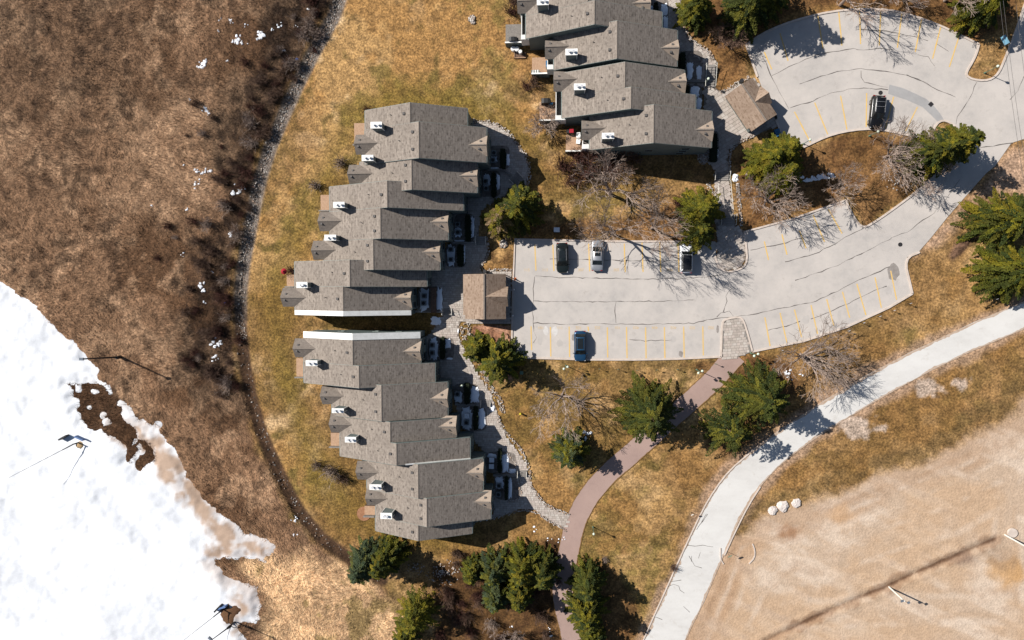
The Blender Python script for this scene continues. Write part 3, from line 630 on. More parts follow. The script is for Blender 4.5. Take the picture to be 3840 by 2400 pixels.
for k, (a, b) in enumerate(LINES):
    if k % 3 == 2: continue
    ax_, ay_ = P(a[0]*.55+b[0]*.45+30, a[1]*.55+b[1]*.45); bb = blob(ax_+random.uniform(-.4, .4), ay_+random.uniform(-1, 1), random.uniform(.2, .55), random.uniform(.25, .8))
    if sdf(np.array([ax_]), np.array([ay_]), LOT)[0] < 1.2: continue
    mb = MB(); mb.v = [(p, q, .003) for p, q in bb]; mb.f = [tuple(range(len(bb)))]; part('stain', mb, M_wear, lot)
# ---- pavers: rows of individual stones on the walkways
def paver_cells(poly, w, h, rot, seed):
    rs = random.Random(seed); c, s = math.cos(rot), math.sin(rot)
    us = [x*c+y*s for x, y in poly]; vs = [-x*s+y*c for x, y in poly]; out = []; v = min(vs); k = 0
    while v < max(vs):
        u = min(us)+(k % 2)*w*0.5-w
        while u < max(us):
            ww = w*rs.choice((0.7, 1.0, 1.3)); uc, vc = u+ww/2, v+h/2; out.append((uc*c-vc*s, uc*s+vc*c, ww-0.03, h-0.03)); u += ww
        v += h; k += 1
    a = np.array(out); ok = sdf(a[:, 0], a[:, 1], poly) > 0.02
    return [o for o, q in zip(out, ok) if q]
PCOL = [A(212, 200, 190), A(204, 192, 181), A(218, 208, 198), A(198, 186, 175), A(208, 194, 184)]
def paver_mb(mb, cells, rot, z1=0.045):
    for (x, y, w, h) in cells:
        c = PCOL[random.randrange(5)]; k = random.uniform(0.93, 1.07)
        mb.obox(x, y, z1/2+random.uniform(-.004, .004), w, h, z1, rot, tuple(q*k for q in c))
def zdrop(mb): mb.f = [f for f in mb.f]; return mb
cellsA = paver_cells(WALK_A, 0.5, 0.34, 0.0, 1); mb = MB(); paver_mb(mb, cellsA, 0.0)
tag(link('paver_walkway', mb.mesh('paver_walkway', M_paver)), kind='stuff')
rotC = R(32); cellsC = paver_cells(WALK_C, 0.74, 0.5, rotC, 2)
plz = P(2760, 430); cellsC.sort(key=lambda c: math.hypot(c[0]-plz[0], c[1]-plz[1]))
near, far = cellsC[:290], cellsC[290:]
mb = MB(); paver_mb(mb, far, rotC); o = part('paver_walkway', mb, M_paver, wbase); tag(o, kind='stuff')
var = []
for k in range(5):
    mb = MB(); mb.obox(0, 0, 0, 1, 1, 1, 0, PCOL[k]); var.append(mb.mesh('paver', M_paver))
for (x, y, w, h) in near:
    o = link('paver', random.choice(var), wbase, (x, y, 0.0225)); o.scale = (w, h, 0.045+random.uniform(-.006, .006)); o.rotation_euler = (0, 0, rotC)
cellsI = paver_cells(ISL_S, 0.55, 0.4, R(5), 3)
mb = MB(); paver_mb(mb, cellsI, R(5), 0.085); tag(link('island_pavers', mb.mesh('island_pavers', M_paver)), kind='stuff')

# ------------------------------------------------------------------ stones
def rock(mb, x, y, z, r, col, flat=0.7):
    n = len(mb.v); t = (1+5**.5)/2
    V = [(-1, t, 0), (1, t, 0), (-1, -t, 0), (1, -t, 0), (0, -1, t), (0, 1, t), (0, -1, -t), (0, 1, -t), (t, 0, -1), (t, 0, 1), (-t, 0, -1), (-t, 0, 1)]
    F = [(0, 11, 5), (0, 5, 1), (0, 1, 7), (0, 7, 10), (0, 10, 11), (1, 5, 9), (5, 11, 4), (11, 10, 2), (10, 7, 6), (7, 1, 8), (3, 9, 4), (3, 4, 2), (3, 2, 6), (3, 6, 8), (3, 8, 9), (4, 9, 5), (2, 4, 11), (6, 2, 10), (8, 6, 7), (9, 8, 1)]
    a = random.uniform(0, 6.28); c, s = math.cos(a), math.sin(a); ex = random.uniform(0.8, 1.4)
    for vx, vy, vz in V:
        q = r/1.9*random.uniform(0.8, 1.2); X, Y = vx*q*ex, vy*q; mb.v.append((x+X*c-Y*s, y+X*s+Y*c, z+vz*q*flat))
    mb.f += [(n+i, n+j, n+k) for i, j, k in F]; mb.c += [col]*12
def stone_col(lo=0.6, hi=1.1):
    b = random.choice((A(225, 214, 205), A(205, 190, 178), A(190, 180, 172), A(232, 224, 214), A(168, 152, 140), A(210, 182, 160))); k = random.uniform(lo, hi); return tuple(min(0.8, x*k) for x in b)
def line_pts(line, spacing):
    out = []; acc = 0
    for i in range(len(line)-1):
        a, b = Vector(line[i]), Vector(line[i+1]); L = (b-a).length; d = (b-a)/max(L, 1e-6); t = acc
        while t < L: p = a+d*t; out.append((p.x, p.y, d.x, d.y)); t += spacing
        acc = t-L
    return out
def gz_at(x, y):
    i = int(np.clip((x-gx[0])/STEP, 0, len(gx)-1)); j = int(np.clip((y-gy[0])/STEP, 0, len(gy)-1)); return float(GZ[i, j])
mb = MB()
for (x, y, dx, dy) in line_pts(smooth_line(SWALE, 2), 0.16):
    frac = 1.0 if y > 4 else (0.4 if y > -8 else 0.08)
    for _ in range(6):
        if random.random() > frac: continue
        o = random.gauss(0, 0.42)
        if abs(o) > 0.95: continue
        px, py = x-dy*o+random.uniform(-.1, .1), y+dx*o; rock(mb, px, py, gz_at(px, py)+0.04, random.uniform(0.06, 0.15), stone_col(0.3, 0.85))
tag(link('swale_stones', mb.mesh('swale_stones', M_rock)), kind='stuff')
def border(name, px, w, n, src=True, r=(0.07, 0.15), z=0.05, bright=(0.75, 1.1)):
    l = smooth_line(PL(px) if src else OL(px), 1); mb = MB()
    for (x, y, dx, dy) in line_pts(l, 0.24):
        for _ in range(n):
            o = random.uniform(-w/2, w/2); rock(mb, x-dy*o, y+dx*o, z+random.uniform(0, .08), random.uniform(*r), stone_col(*bright))
    tag(link(name, mb.mesh(name, M_rock)), kind='stuff')
border('walkway_stone_border', [(1765, 452), (1810, 454), (1860, 464), (1890, 482), (1925, 518), (1955, 556), (1978, 598), (1988, 640), (1980, 690), (1965, 712)], 0.55, 2)
border('walkway_stone_border', [(1830, 1013), (1917, 1013)], 0.45, 3)
border('walkway_stone_border', [(1826, 890), (1832, 930), (1828, 965), (1802, 998), (1808, 1020)], 0.4, 2)
border('walkway_stone_border', [(1740, 1215), (1748, 1250), (1752, 1290), (1790, 1350)], 1.9, 5)
border('walkway_stone_border', [(1800, 1360), (1820, 1420), (1848, 1465), (1872, 1500), (1886, 1530), (1882, 1545)], 0.9, 4)
border('walkway_stone_border', [(1866, 1560), (1880, 1590), (1900, 1625), (1940, 1665), (1972, 1720), (1988, 1770), (1992, 1800)], 0.45, 2)
border('walkway_stone_border', [(1990, 1822), (2022, 1864), (2062, 1902), (2138, 1930)], 0.4, 2)
border('walkway_stone_border', [(2124, 1990), (2060, 1955), (2010, 1918), (1960, 1910), (1900, 1930), (1830, 1948), (1780, 1952)], 0.4, 2)
border('walkway_stone_border', [(1940, 1790), (1948, 1830), (1958, 1855), (1945, 1875), (1900, 1882)], 0.3, 2)
border('walkway_stone_border', [(1900, 1700), (1920, 1715), (1936, 1745)], 0.3, 2)
border('walkway_stone_border', [(2556, 0), (2560, 60), (2572, 118), (2592, 150), (2630, 172), (2664, 200), (2684, 235)], 0.5, 2)
border('walkway_stone_border', [(2590, 200), (2615, 215), (2638, 243)], 0.4, 2)
border('walkway_stone_border', [(2702, 345), (2735, 328), (2785, 305), (2812, 288)], 0.5, 3)
border('walkway_stone_border', [(2826, 508), (2790, 525), (2760, 540), (2736, 570), (2732, 610), (2738, 650)], 0.5, 3)
border('walkway_stone_border', [(2764, 690), (2770, 740), (2776, 800), (2782, 850)], 0.45, 3)
border('walkway_stone_border', [(2655, 690), (2670, 720), (2690, 735)], 0.7, 3)
def rock_pile(px, py, rad, n, label, r=(0.12, 0.24)):
    x, y = P(px, py); t = thing('rock_pile', (x, y, 0), label, 'rocks')
    for _ in range(n):
        a = random.uniform(0, 6.28); q = rad*math.sqrt(random.random()); m = MB(); rock(m, x+q*math.cos(a), y+q*math.sin(a), 0.06+0.25*(1-q/rad), random.uniform(*r), stone_col(.8, 1.1)); part('stone', m, M_rock, t)
rock_pile(1888, 915, 0.62, 34, 'round pile of white stones beside the west corner of the lower parking lot')
rock_pile(1771, 75, 0.6, 30, 'small oval heap of pale stones alone on the upper lawn')
rock_pile(2806, 645, 0.55, 18, 'small pale stone pile under the yellow-green cedar near the stairs')
for (px, py, r, lb) in ((2897, 1914, .58, 'left white boulder of three at the edge of the dirt lot'), (2935, 1897, .75, 'large middle white boulder of three at the edge of the dirt lot'), (2985, 1886, .62, 'right white boulder of three at the edge of the dirt lot')):
    x, y = P(px, py); mb = MB(); mb.ball((x, y, 0.12), r*1.15, 12, 7, 0.32, 0.2, A(240, 228, 220)); solo('boulder', mb, M_rock, lb, 'boulder', 'white boulders by the dirt lot')
mb = MB()
for (px, py, rad, n) in ((3366, 685, 1.3, 40), (1660, 2145, 2.3, 120), (1560, 2130, 1.2, 30)):
    x, y = P(px, py)
    for _ in range(n): a = random.uniform(0, 6.28); q = rad*random.random(); rock(mb, x+1.4*q*math.cos(a), y+q*math.sin(a), 0.02, random.uniform(.05, .13), stone_col(.7, 1.1))
x, y = P(2637, 590)
for _ in range(160): a = random.uniform(0, 6.28); q = math.sqrt(random.random()); rock(mb, x+0.85*q*math.cos(a), y+1.05*q*math.sin(a), 0.04, random.uniform(.06, .14), stone_col(.6, 1.0))
tag(link('scattered_stones', mb.mesh('scattered_stones', M_rock)), kind='stuff')

# ------------------------------------------------------------------ townhouses
SL = 0.48                                   # roof slope (rise over run)
def rect(b, z):
    xw, xe, yn, ys = b; ym = (yn+ys)/2; xm = (xw+xe)/2
    return P(xw, ym, z)[0], P(xe, ym, z)[0], P(xm, ys, z)[1], P(xm, yn, z)[1]
def roof_z(x, x0, x1, ze): return ze+SL*min(x-x0, x1-x)
def vent(parent, x, y, z, s=0.34):
    mb = MB(); mb.obox(x, y, z+0.06, s, s, 0.34); part('roof_vent', mb, M_vent, parent)
def window(parent, face, c, y, z, w, h):
    """face 'E' (x = c), 'W' (x = c), 'S' (y = c) or 'N' (y = c)"""
    fr = MB(); pn = MB(); t = 0.07
    def bx(m, a0, a1, z0, z1, d0, d1):
        if face in 'EW':
            s = 1 if face == 'E' else -1; m.box(min(c+s*d0, c+s*d1), max(c+s*d0, c+s*d1), a0, a1, z0, z1)
        else:
            s = -1 if face == 'S' else 1; m.box(a0, a1, min(c+s*d0, c+s*d1), max(c+s*d0, c+s*d1), z0, z1)
    bx(fr, y-w/2-t, y-w/2, z-t, z+h+t, -0.02, 0.06); bx(fr, y+w/2, y+w/2+t, z-t, z+h+t, -0.02, 0.06)
    bx(fr, y-w/2, y+w/2, z-t, z, -0.02, 0.058); bx(fr, y-w/2, y+w/2, z+h, z+h+t, -0.02, 0.058)
    bx(pn, y-w/2, y+w/2, z, z+h, -0.02, 0.02)
    f = part('window', fr, M_trim, parent); part('pane', pn, M_glass, f)
def house(u):
    ze = u['ze']+0.2; bays = [rect(b, ze) for b in u['bays']]
    rx = sum((b[0]+b[1])/2 for b in bays)/len(bays); ry = sum((b[2]+b[3])/2 for b in bays)/len(bays)
    t = thing('townhouse', (rx, ry, 0), u['label'], 'townhouse', 'townhouses in stepped rows')
    main = max(bays, key=lambda b: b[3]-b[2])
    for bi, (x0, x1, y0, y1) in enumerate(bays):
        xm = (x0+x1)/2; zr = ze+SL*(x1-x0)/2
        mb = MB(); w = 0.4; we = 0.1
        mb.xz_prism([(x0+w, -0.1), (x1-we, -0.1), (x1-we, ze+SL*we-0.2), (xm, zr-0.2), (x0+w, ze+SL*w-0.2)], y0+0.1, y1-0.1)
        wall = part('wall', mb, M_side, t)
        mb = MB(); mb.xz_prism([(x0, ze), (x0, ze-0.14), (xm, zr-0.14), (x1, ze-0.14), (x1, ze), (xm, zr)], y0, y1)
        rf = part('roof', mb, M_roof, t)
        mb = MB(); mb.xz_prism([(xm-0.13, zr-0.05), (xm+0.13, zr-0.05), (xm, zr+0.035)], y0+0.01, y1-0.01); part('ridge_cap', mb, M_ridge, rf)
        mb = MB(); mb.box(x1+0.005, x1+0.1, y0+0.02, y1-0.02, ze-0.2, ze-0.06); part('gutter', mb, M_trim, rf)
        mb = MB(); mb.box(x0-0.1, x0-0.005, y0+0.02, y1-0.02, ze-0.2, ze-0.06); part('gutter', mb, M_trim, rf)
        n = 2 if y1-y0 > 4 else 1
        for k in range(n):
            yy = y0+(y1-y0)*(0.5 if n == 1 else (0.26, 0.74)[k])
            vent(rf, xm-1.0, yy, zr-SL*1.0)
        mb = MB(); px_ = xm-3.2; py_ = y0+(y1-y0)*0.55; mb.tube((px_, py_, roof_z(px_, x0, x1, ze)-0.1), (px_, py_, roof_z(px_, x0, x1, ze)+0.3), 0.06, k=8); part('vent_pipe', mb, M_vent, rf)
        for s, yy in ((-1, y0), (1, y1)):                          # rake boards on the gable ends
            mb = MB(); e = 0.012*s
            ya, yb = (yy-0.04, yy-0.003) if s < 0 else (yy+0.003, yy+0.04)
            mb.xz_prism([(x0, ze-0.02), (x0, ze-0.24), (xm, zr-0.24), (x1, ze-0.24), (x1, ze-0.02), (xm, zr-0.02)], ya, yb); part('rake_board', mb, M_trim, rf)
        # windows on the entrance side
        ys_ = [y0+(y1-y0)*q for q in ((0.22, 0.78) if y1-y0 > 3.4 else (0.5,))]
        for yy in ys_:
            window(t, 'E', x1-we, yy, ze-1.75, 0.95, 1.25); window(t, 'E', x1-we, yy, 0.9, 0.95, 1.3)
            window(t, 'W', x0+w, yy, ze-1.7, 1.0, 1.2)
    # entrance door on the main bay
    x0, x1, y0, y1 = main; yd = (y0+y1)/2
    mb = MB(); mb.box(x1-0.12, x1-0.04, yd-0.48, yd+0.48, 0, 2.1); d = part('door', mb, M_trim, t)
    mb = MB(); mb.ball((x1-0.01, yd-0.36, 1.0), 0.04, 6, 4); part('door_handle', mb, M_pipe, d)
    # dormer facing the walkway
    if 'dormer' in u:
        bi, ay = u['dormer']; x0, x1, y0, y1 = bays[bi]; rise = 1.15; hw = 1.42
        yc = P(u['bays'][bi][1]-30, ay, ze+rise)[1]; xa = x1-rise/SL-0.5
        mb = MB(); mb.yz_prism([(yc-hw-0.05, ze-0.02), (yc+hw+0.05, ze-0.02), (yc, ze+rise)], xa, x1+0.14); dr = part('dormer_roof', mb, M_roof_d, t)
        mb = MB(); mb.yz_prism([(yc-hw+0.12, ze-0.3), (yc+hw-0.12, ze-0.3), (yc+hw-0.12, ze-0.05), (yc, ze+rise-0.16), (yc-hw+0.12, ze-0.05)], x1-0.4, x1+0.16); part('dormer_wall', mb, M_side, t)
        vent(dr, x1-0.75, yc+0.55, ze+rise-0.52, 0.27); vent(dr, x1-1.0, yc-0.5, ze+rise-0.48, 0.27)
        mb = MB(); mb.obox((x1+xa)/2, yc, ze+rise-0.005, x1-xa-0.1, 0.18, 0.06); part('ridge_cap', mb, M_ridge, dr)
    # projecting gable on the garden side
    if 'gable' in u:
        fx, gy_ = u['gable']; x0, x1, y0, y1 = main; rise = 1.06; hw = 1.45
        yc = P(fx+40, gy_, ze+rise)[1]; xf = P(fx, gy_, ze+0.6)[0]; xa = x0+rise/SL+0.45
        mb = MB(); mb.yz_prism([(yc-hw, ze-0.03), (yc+hw, ze-0.03), (yc, ze+rise)], xf, xa); gr = part('gable_roof', mb, M_roof_x, t)
        mb = MB(); mb.box(xf+0.35, x0+0.7, yc-hw+0.25, yc+hw-0.25, -0.1, ze-0.04); part('bay_wall', mb, M_side, t)
        mb = MB(); mb.yz_prism([(yc-hw+0.15, ze-0.1), (yc+hw-0.15, ze-0.1), (yc, ze+rise-0.12)], xf-0.02, xf+0.3); part('gable_wall', mb, M_side, t)
        vent(gr, xf+0.55, yc-0.4, ze+rise-0.4, 0.27); vent(gr, xf+0.75, yc+0.5, ze+rise-0.48, 0.27)
        mb = MB(); mb.obox((xf+xa)/2, yc, ze+rise-0.005, xa-xf-0.1, 0.18, 0.06); part('ridge_cap', mb, M_ridge, gr)
        window(t, 'W', xf+0.35, yc, ze-2.0, 1.3, 1.4); window(t, 'W', xf+0.35, yc, 0.8, 1.3, 1.4)
        mb = MB(); mb.tube((xf+0.3, yc-hw+0.3, 0), (xf+0.3, yc-hw+0.3, ze-0.1), 0.05, k=6); part('downpipe', mb, M_white, t)
    # chimney
    cx0, cx1, cy0, cy1 = u['chim']; zt = ze+3.55
    a = P(cx0, cy0, zt); b = P(cx1, cy1, zt); X0, X1, Y0, Y1 = a[0], b[0], b[1], a[1]
    mb = MB(); mb.box(X0+0.08, X1-0.08, Y0+0.08, Y1-0.08, ze-0.4, zt-0.1); ch = part('chimney', mb, M_cvent, t)
    mb = MB()
    for (px, py) in ((X0+.09, Y0+.09), (X1-.09, Y0+.09), (X0+.09, Y1-.09), (X1-.09, Y1-.09)): mb.obox(px, py, (ze-0.3+zt-0.1)/2, 0.1, 0.1, zt-0.1-ze+0.3)
    part('corner_trim', mb, M_white, ch)
    mb = MB(); mb.box(X0, X1, Y0, Y1, zt-0.1, zt); part('chimney_cap', mb, M_white, ch)
    for q in u.get('pipes', (0.3, 0.68)):
        px, py = X0+(X1-X0)*q, Y0+(Y1-Y0)*0.52; mb = MB(); mb.tube((px, py, zt), (px, py, zt+0.32), 0.13, k=10); mb.tube((px, py, zt+0.3), (px, py, zt+0.38), 0.2, 0.2, 10); part('chimney_pipe', mb, M_pipe, ch)
    # white coping on exposed end walls
    if 'cap' in u:
        bi, ya, yb = u['cap']; x0, x1, y0, y1 = bays[bi]; xm = (x0+x1)/2; zr = ze+SL*(x1-x0)/2
        Ya = P(1300, ya, ze)[1]; Yb = P(1300, yb, ze)[1]; lo, hi = min(Ya, Yb), max(Ya, Yb)
        mb = MB(); mb.xz_prism([(x0, ze+0.1), (x0, ze-0.15), (xm, zr-0.15), (x1, ze-0.15), (x1, ze+0.1), (xm, zr+0.1)], lo, hi); part('coping', mb, M_white, t)
        mb = MB(); mb.xz_prism([(x0+.4, -0.1), (x1-.4, -0.1), (x1-.4, ze), (xm, zr-0.2), (x0+.4, ze)], lo+0.06, hi-0.06); part('end_wall', mb, M_side, t)
        for q in (0.3, 0.6, 0.8): window(t, 'S' if ya > yb else 'N', lo+0.06 if ya > yb else hi-0.06, x0+(x1-x0)*q, 2.6, 0.8, 1.1)
    if 'flash' in u:
        bi = u['flash']; x0, x1, y0, y1 = bays[bi]; xm = (x0+x1)/2; zr = ze+SL*(x1-x0)/2
        mb = MB(); mb.xz_prism([(xm+1.2, zr-SL*1.2+0.12), (xm+1.2, zr-SL*1.2-0.1), (x1+0.1, ze-0.2), (x1+0.1, ze+0.08)], y0-0.07, y0+0.12); part('flashing', mb, M_white, t)
    # garden-side deck: boards, joists and a low white screen
    if 'deck' in u:
        a0, a1, b0, b1, mat, zd = u['deck']; X0, Y1 = P(a0, b0, zd); X1, Y0 = P(a1, b1, zd); X1 += 0.25
        mb = MB(); mb.box(X0, X1, Y0+0.02, Y1-0.02, -0.1, zd-0.06); dk = part('deck', mb, M_side if mat is M_deckg else M_bark_b, t)
        nb = max(3, int((X1-X0)/0.145)); wbd = (X1-X0)/nb
        for k in range(nb):
            mb = MB(); mb.box(X0+k*wbd+0.006, X0+(k+1)*wbd-0.006, Y0, Y1, zd-0.05+random.uniform(-.004, .004), zd); part('plank', mb, mat, dk)
        mb = MB(); mb.box(X0-0.02, X1, Y0-0.14, Y0-0.01, 0, zd+u.get('rail', 0.7)); part('screen', mb, M_side if u.get('dark') else M_deckg, dk)
        mb = MB(); mb.box(X0-0.05, X1+0.02, Y0-0.18, Y0+0.03, zd+u.get('rail', 0.7), zd+u.get('rail', 0.7)+0.06); part('rail', mb, M_white if u.get('dark') else M_deckg, dk)
    if 'balc' in u:
        a0, a1, b0, b1 = u['balc']; zb = 3.0; X0, Y1 = P(a0, b0, zb+1.0); X1, Y0 = P(a1, b1, zb+1.0); X1 = max(X1, main[0]+0.5)
        mb = MB(); mb.box(X0+.05, X1, Y0+.05, Y1, zb-0.2, zb); bk = part('balcony', mb, M_deckg, t)
        mb = MB(); mb.box(X0, X0+0.1, Y0, Y1, zb-0.25, zb+1.0); part('rail', mb, M_white, bk)
        mb = MB(); mb.yz_prism([(Y0-0.3, zb-1.5), (Y0+0.35, zb-1.5), (Y0+0.35, zb+1.12), (Y0-0.3, zb+1.05)], X0-0.05, X0+1.5); part('privacy_wall', mb, M_white, bk)
        for k in range(4):
            mb = MB(); yy = Y0+(Y1-Y0)*(k+.5)/4; mb.tube((main[0]+.15, yy, zb), (main[0]+.15, yy, ze-0.1), 0.05, k=6); part('post', mb, M_white, bk)
    if 'swin' in u:
        x0, x1, y0, y1 = main
        for q, z in u['swin']: window(t, 'S', y0+0.1, x0+(x1-x0)*q, z, 1.1, 1.0)
    return t
UNITS = [
 dict(ze=6.6, bays=[(1369, 1752, 410, 483), (1369, 1824, 483, 613)], dormer=(1, 542), gable=(1330, 536), chim=(1389, 1432, 457, 481), deck=(1328, 1367, 462, 544, M_deck, .9),
      label='top townhouse of the middle row, double stepped ridge, beside the curved walkway end'),
 dict(ze=5.85, bays=[(1350, 1789, 604, 726)], dormer=(0, 658), gable=(1305, 650), chim=(1356, 1400, 581, 603), label='second townhouse from the top of the middle row, narrow roof'),
 dict(ze=5.3, bays=[(1236, 1737, 697, 792), (1236, 1680, 792, 902)], dormer=(1, 832), gable=(1194, 828), chim=(1249, 1292, 757, 779), deck=(1202, 1234, 731, 790, M_deck, .9),
      label='wide central townhouse of the middle row, behind the browning evergreen'),
 dict(ze=4.7, bays=[(1214, 1649, 894, 1014)], dormer=(0, 945), gable=(1170, 937), chim=(1216, 1260, 880, 902), label='fourth townhouse from the top of the middle row, by the stone strip'),
 dict(ze=4.15, bays=[(1105, 1600, 980, 1075), (1105, 1542, 1075, 1163)], dormer=(1, 1118), gable=(1055, 1115), chim=(1111, 1153, 1057, 1080), pipes=(0.35, 0.62), cap=(1, 1181, 1163), deck=(1075, 1102, 1030, 1074, M_deck, .9),
      label='bottom townhouse of the middle row with white coping and red patio umbrella'),
 dict(ze=4.7, bays=[(1139, 1577, 1267, 1359), (1139, 1631, 1359, 1438)], dormer=(0, 1318), gable=(1101, 1307), chim=(1146, 1190, 1351, 1373), cap=(0, 1243, 1267), deck=(1111, 1138, 1343, 1412, M_deck, .9),
      label='top townhouse of the lower row with white coping on its north edge'),
 dict(ze=4.7, bays=[(1244, 1678, 1430, 1560)], dormer=(0, 1496), gable=(1203, 1485), chim=(1244, 1289, 1531, 1549), label='second townhouse from the top of the lower row'),
 dict(ze=4.8, bays=[(1275, 1710, 1563, 1637), (1275, 1762, 1637, 1715)], dormer=(0, 1601), gable=(1236, 1592), chim=(1293, 1335, 1638, 1660), deck=(1240, 1275, 1623, 1672, M_deck, .9), flash=1,
      label='central townhouse of the lower row with a white flashing strip on its south edge'),
 dict(ze=4.7, bays=[(1375, 1811, 1715, 1838)], dormer=(0, 1775), gable=(1336, 1771), chim=(1385, 1430, 1816, 1838), label='fourth townhouse from the top of the lower row, beside the round walkway bed'),
 dict(ze=4.6, bays=[(1408, 1840, 1838, 1940), (1408, 1770, 1940, 1996)], dormer=(0, 1883), gable=(1372, 1869), chim=(1426, 1470, 1923, 1947), pipes=(0.38, 0.6), deck=(1367, 1402, 1897, 1931, M_deck, .9),
      label='bottom townhouse of the lower row, next to the big blue-green spruce'),
 dict(ze=5.0, bays=[(1972, 2434, -70, 52), (1972, 2482, 52, 137)], dormer=(0, 10), gable=(1940, 0), chim=(2013, 2058, -6, 18), deck=(1896, 1952, 92, 162, M_deckg, 1.2), dark=True, balc=(1955, 1970, 40, 140),
      label='topmost townhouse of the right row, cut by the upper photo edge'),
 dict(ze=5.0, bays=[(2077, 2539, 120, 256)], dormer=(0, 178), gable=(2044, 173), chim=(2120, 2166, 183, 206), deck=(1995, 2053, 216, 278, M_deck, 1.2), dark=True, balc=(2052, 2076, 222, 252),
      label='second townhouse from the top of the right row, with a striped bench on its deck'),
 dict(ze=4.9, bays=[(2107, 2566, 268, 361), (2107, 2608, 361, 438)], dormer=(0, 304), gable=(2076, 296), chim=(2152, 2196, 313, 337), deck=(2023, 2083, 383, 452, M_deck, 1.2), dark=True, balc=(2084, 2105, 345, 442),
      label='third townhouse from the top of the right row, with a covered barbecue on its deck'),
 dict(ze=5.0, bays=[(2211, 2668, 421, 558)], dormer=(0, 485), gable=(2181, 480), chim=(2257, 2303, 498, 520), deck=(2122, 2182, 506, 567, M_deck, 1.2), dark=True, balc=(2184, 2208, 527, 550), swin=((.22, 3.0), (.5, 2.9), (.8, 3.8), (.79, 2.2), (.78, .7)),
      label='bottom townhouse of the right row, two white chairs on its deck'),
]
for u in UNITS: house(u)

# ------------------------------------------------------------------ gate shelters
def shelter(cx, cy, rz, W, L, label, ridge_x=0.0):
    t = thing('garbage_shelter', (cx, cy, 0), label, 'shelter', 'tan roofed shelters by the parking lots', rz); ze = 2.5; s = 0.55
    hw = W/2; zr = ze+s*hw
    mb = MB(); mb.xz_prism([(-hw+.3, 0), (hw-.3, 0), (hw-.3, ze-.02), (0, zr-.25), (-hw+.3, ze-.02)], -L/2+.25, L/2-.25); part('wall', mb, M_side, t, local=True)
    mb = MB(); mb.xz_prism([(-hw, ze), (-hw, ze-.14), (0, zr-.14), (hw, ze-.14), (hw, ze), (0, zr)], -L/2, L/2); rf = part('roof', mb, M_roof_t, t, local=True)
    mb = MB(); mb.xz_prism([(-hw-.32, ze-.18), (-hw-.32, ze-.3), (-hw+.1, ze-.1), (-hw+.1, ze+.0)], -L/2+.6, L/2-.02); part('eave_extension', mb, M_roof_t, rf, local=True)
    gw = L*0.22; rise = zr-ze-0.06
    mb = MB(); mb.yz_prism([(-gw, ze-.02), (gw, ze-.02), (0, ze+rise)], 0.1, hw+.35); g = part('gable_roof', mb, M_roof_tx, t, local=True)
    mb = MB(); mb.yz_prism([(-gw+.2, ze-.1), (gw-.2, ze-.1), (0, ze+rise-.18)], hw, hw+.37); part('gable_wall', mb, M_side, t, local=True)
    for y in (-gw+.15, gw-.15):
        mb = MB(); mb.tube((hw+.2, y, 0), (hw+.2, y, ze), .09, k=8); part('post', mb, M_side, t, local=True)
    for y in (-L/2+.1, L/2-.1):
        mb = MB(); mb.tube((hw-.25, y, 0), (hw-.25, y, ze-.1), .08, k=8); part('post', mb, M_side, t, local=True)
    mb = MB(); mb.box(-.1, .1, -L/2+.02, L/2-.02, zr-.06, zr+.03); part('ridge_cap', mb, M_ridge, rf, local=True)
    mb = MB(); mb.box(-hw+.35, hw-.28, -1.0, -.05, .05, 2.1); d = part('door', mb, M_trim, t, local=True)
    mb = MB(); mb.box(hw-.29, hw-.24, -.3, -.2, 1, 1.1); part('door_handle', mb, M_pipe, d, local=True)
    return t
a = P(1744, 1112, 2.5); b = P(1897, 1112, 2.5); c = P(1820, 1028, 2.5); d = P(1820, 1196, 2.5)
shelter((a[0]+b[0])/2, (c[1]+d[1])/2, 0, b[0]-a[0], c[1]-d[1], 'tan shingled shelter at the west end of the lower parking lot')
pa = Vector(P(2772, 318, 2.5)); pb = Vector(P(2868, 462, 2.5)); ctr = Vector(P(2820, 392, 2.5)); ax = (pa-pb)
L2 = ax.length-0.3; ang = math.atan2(ax.y, ax.x)-math.pi/2
shelter(ctr.x, ctr.y, ang, 4.3, L2, 'tilted tan shingled shelter at the west end of the upper parking lot')

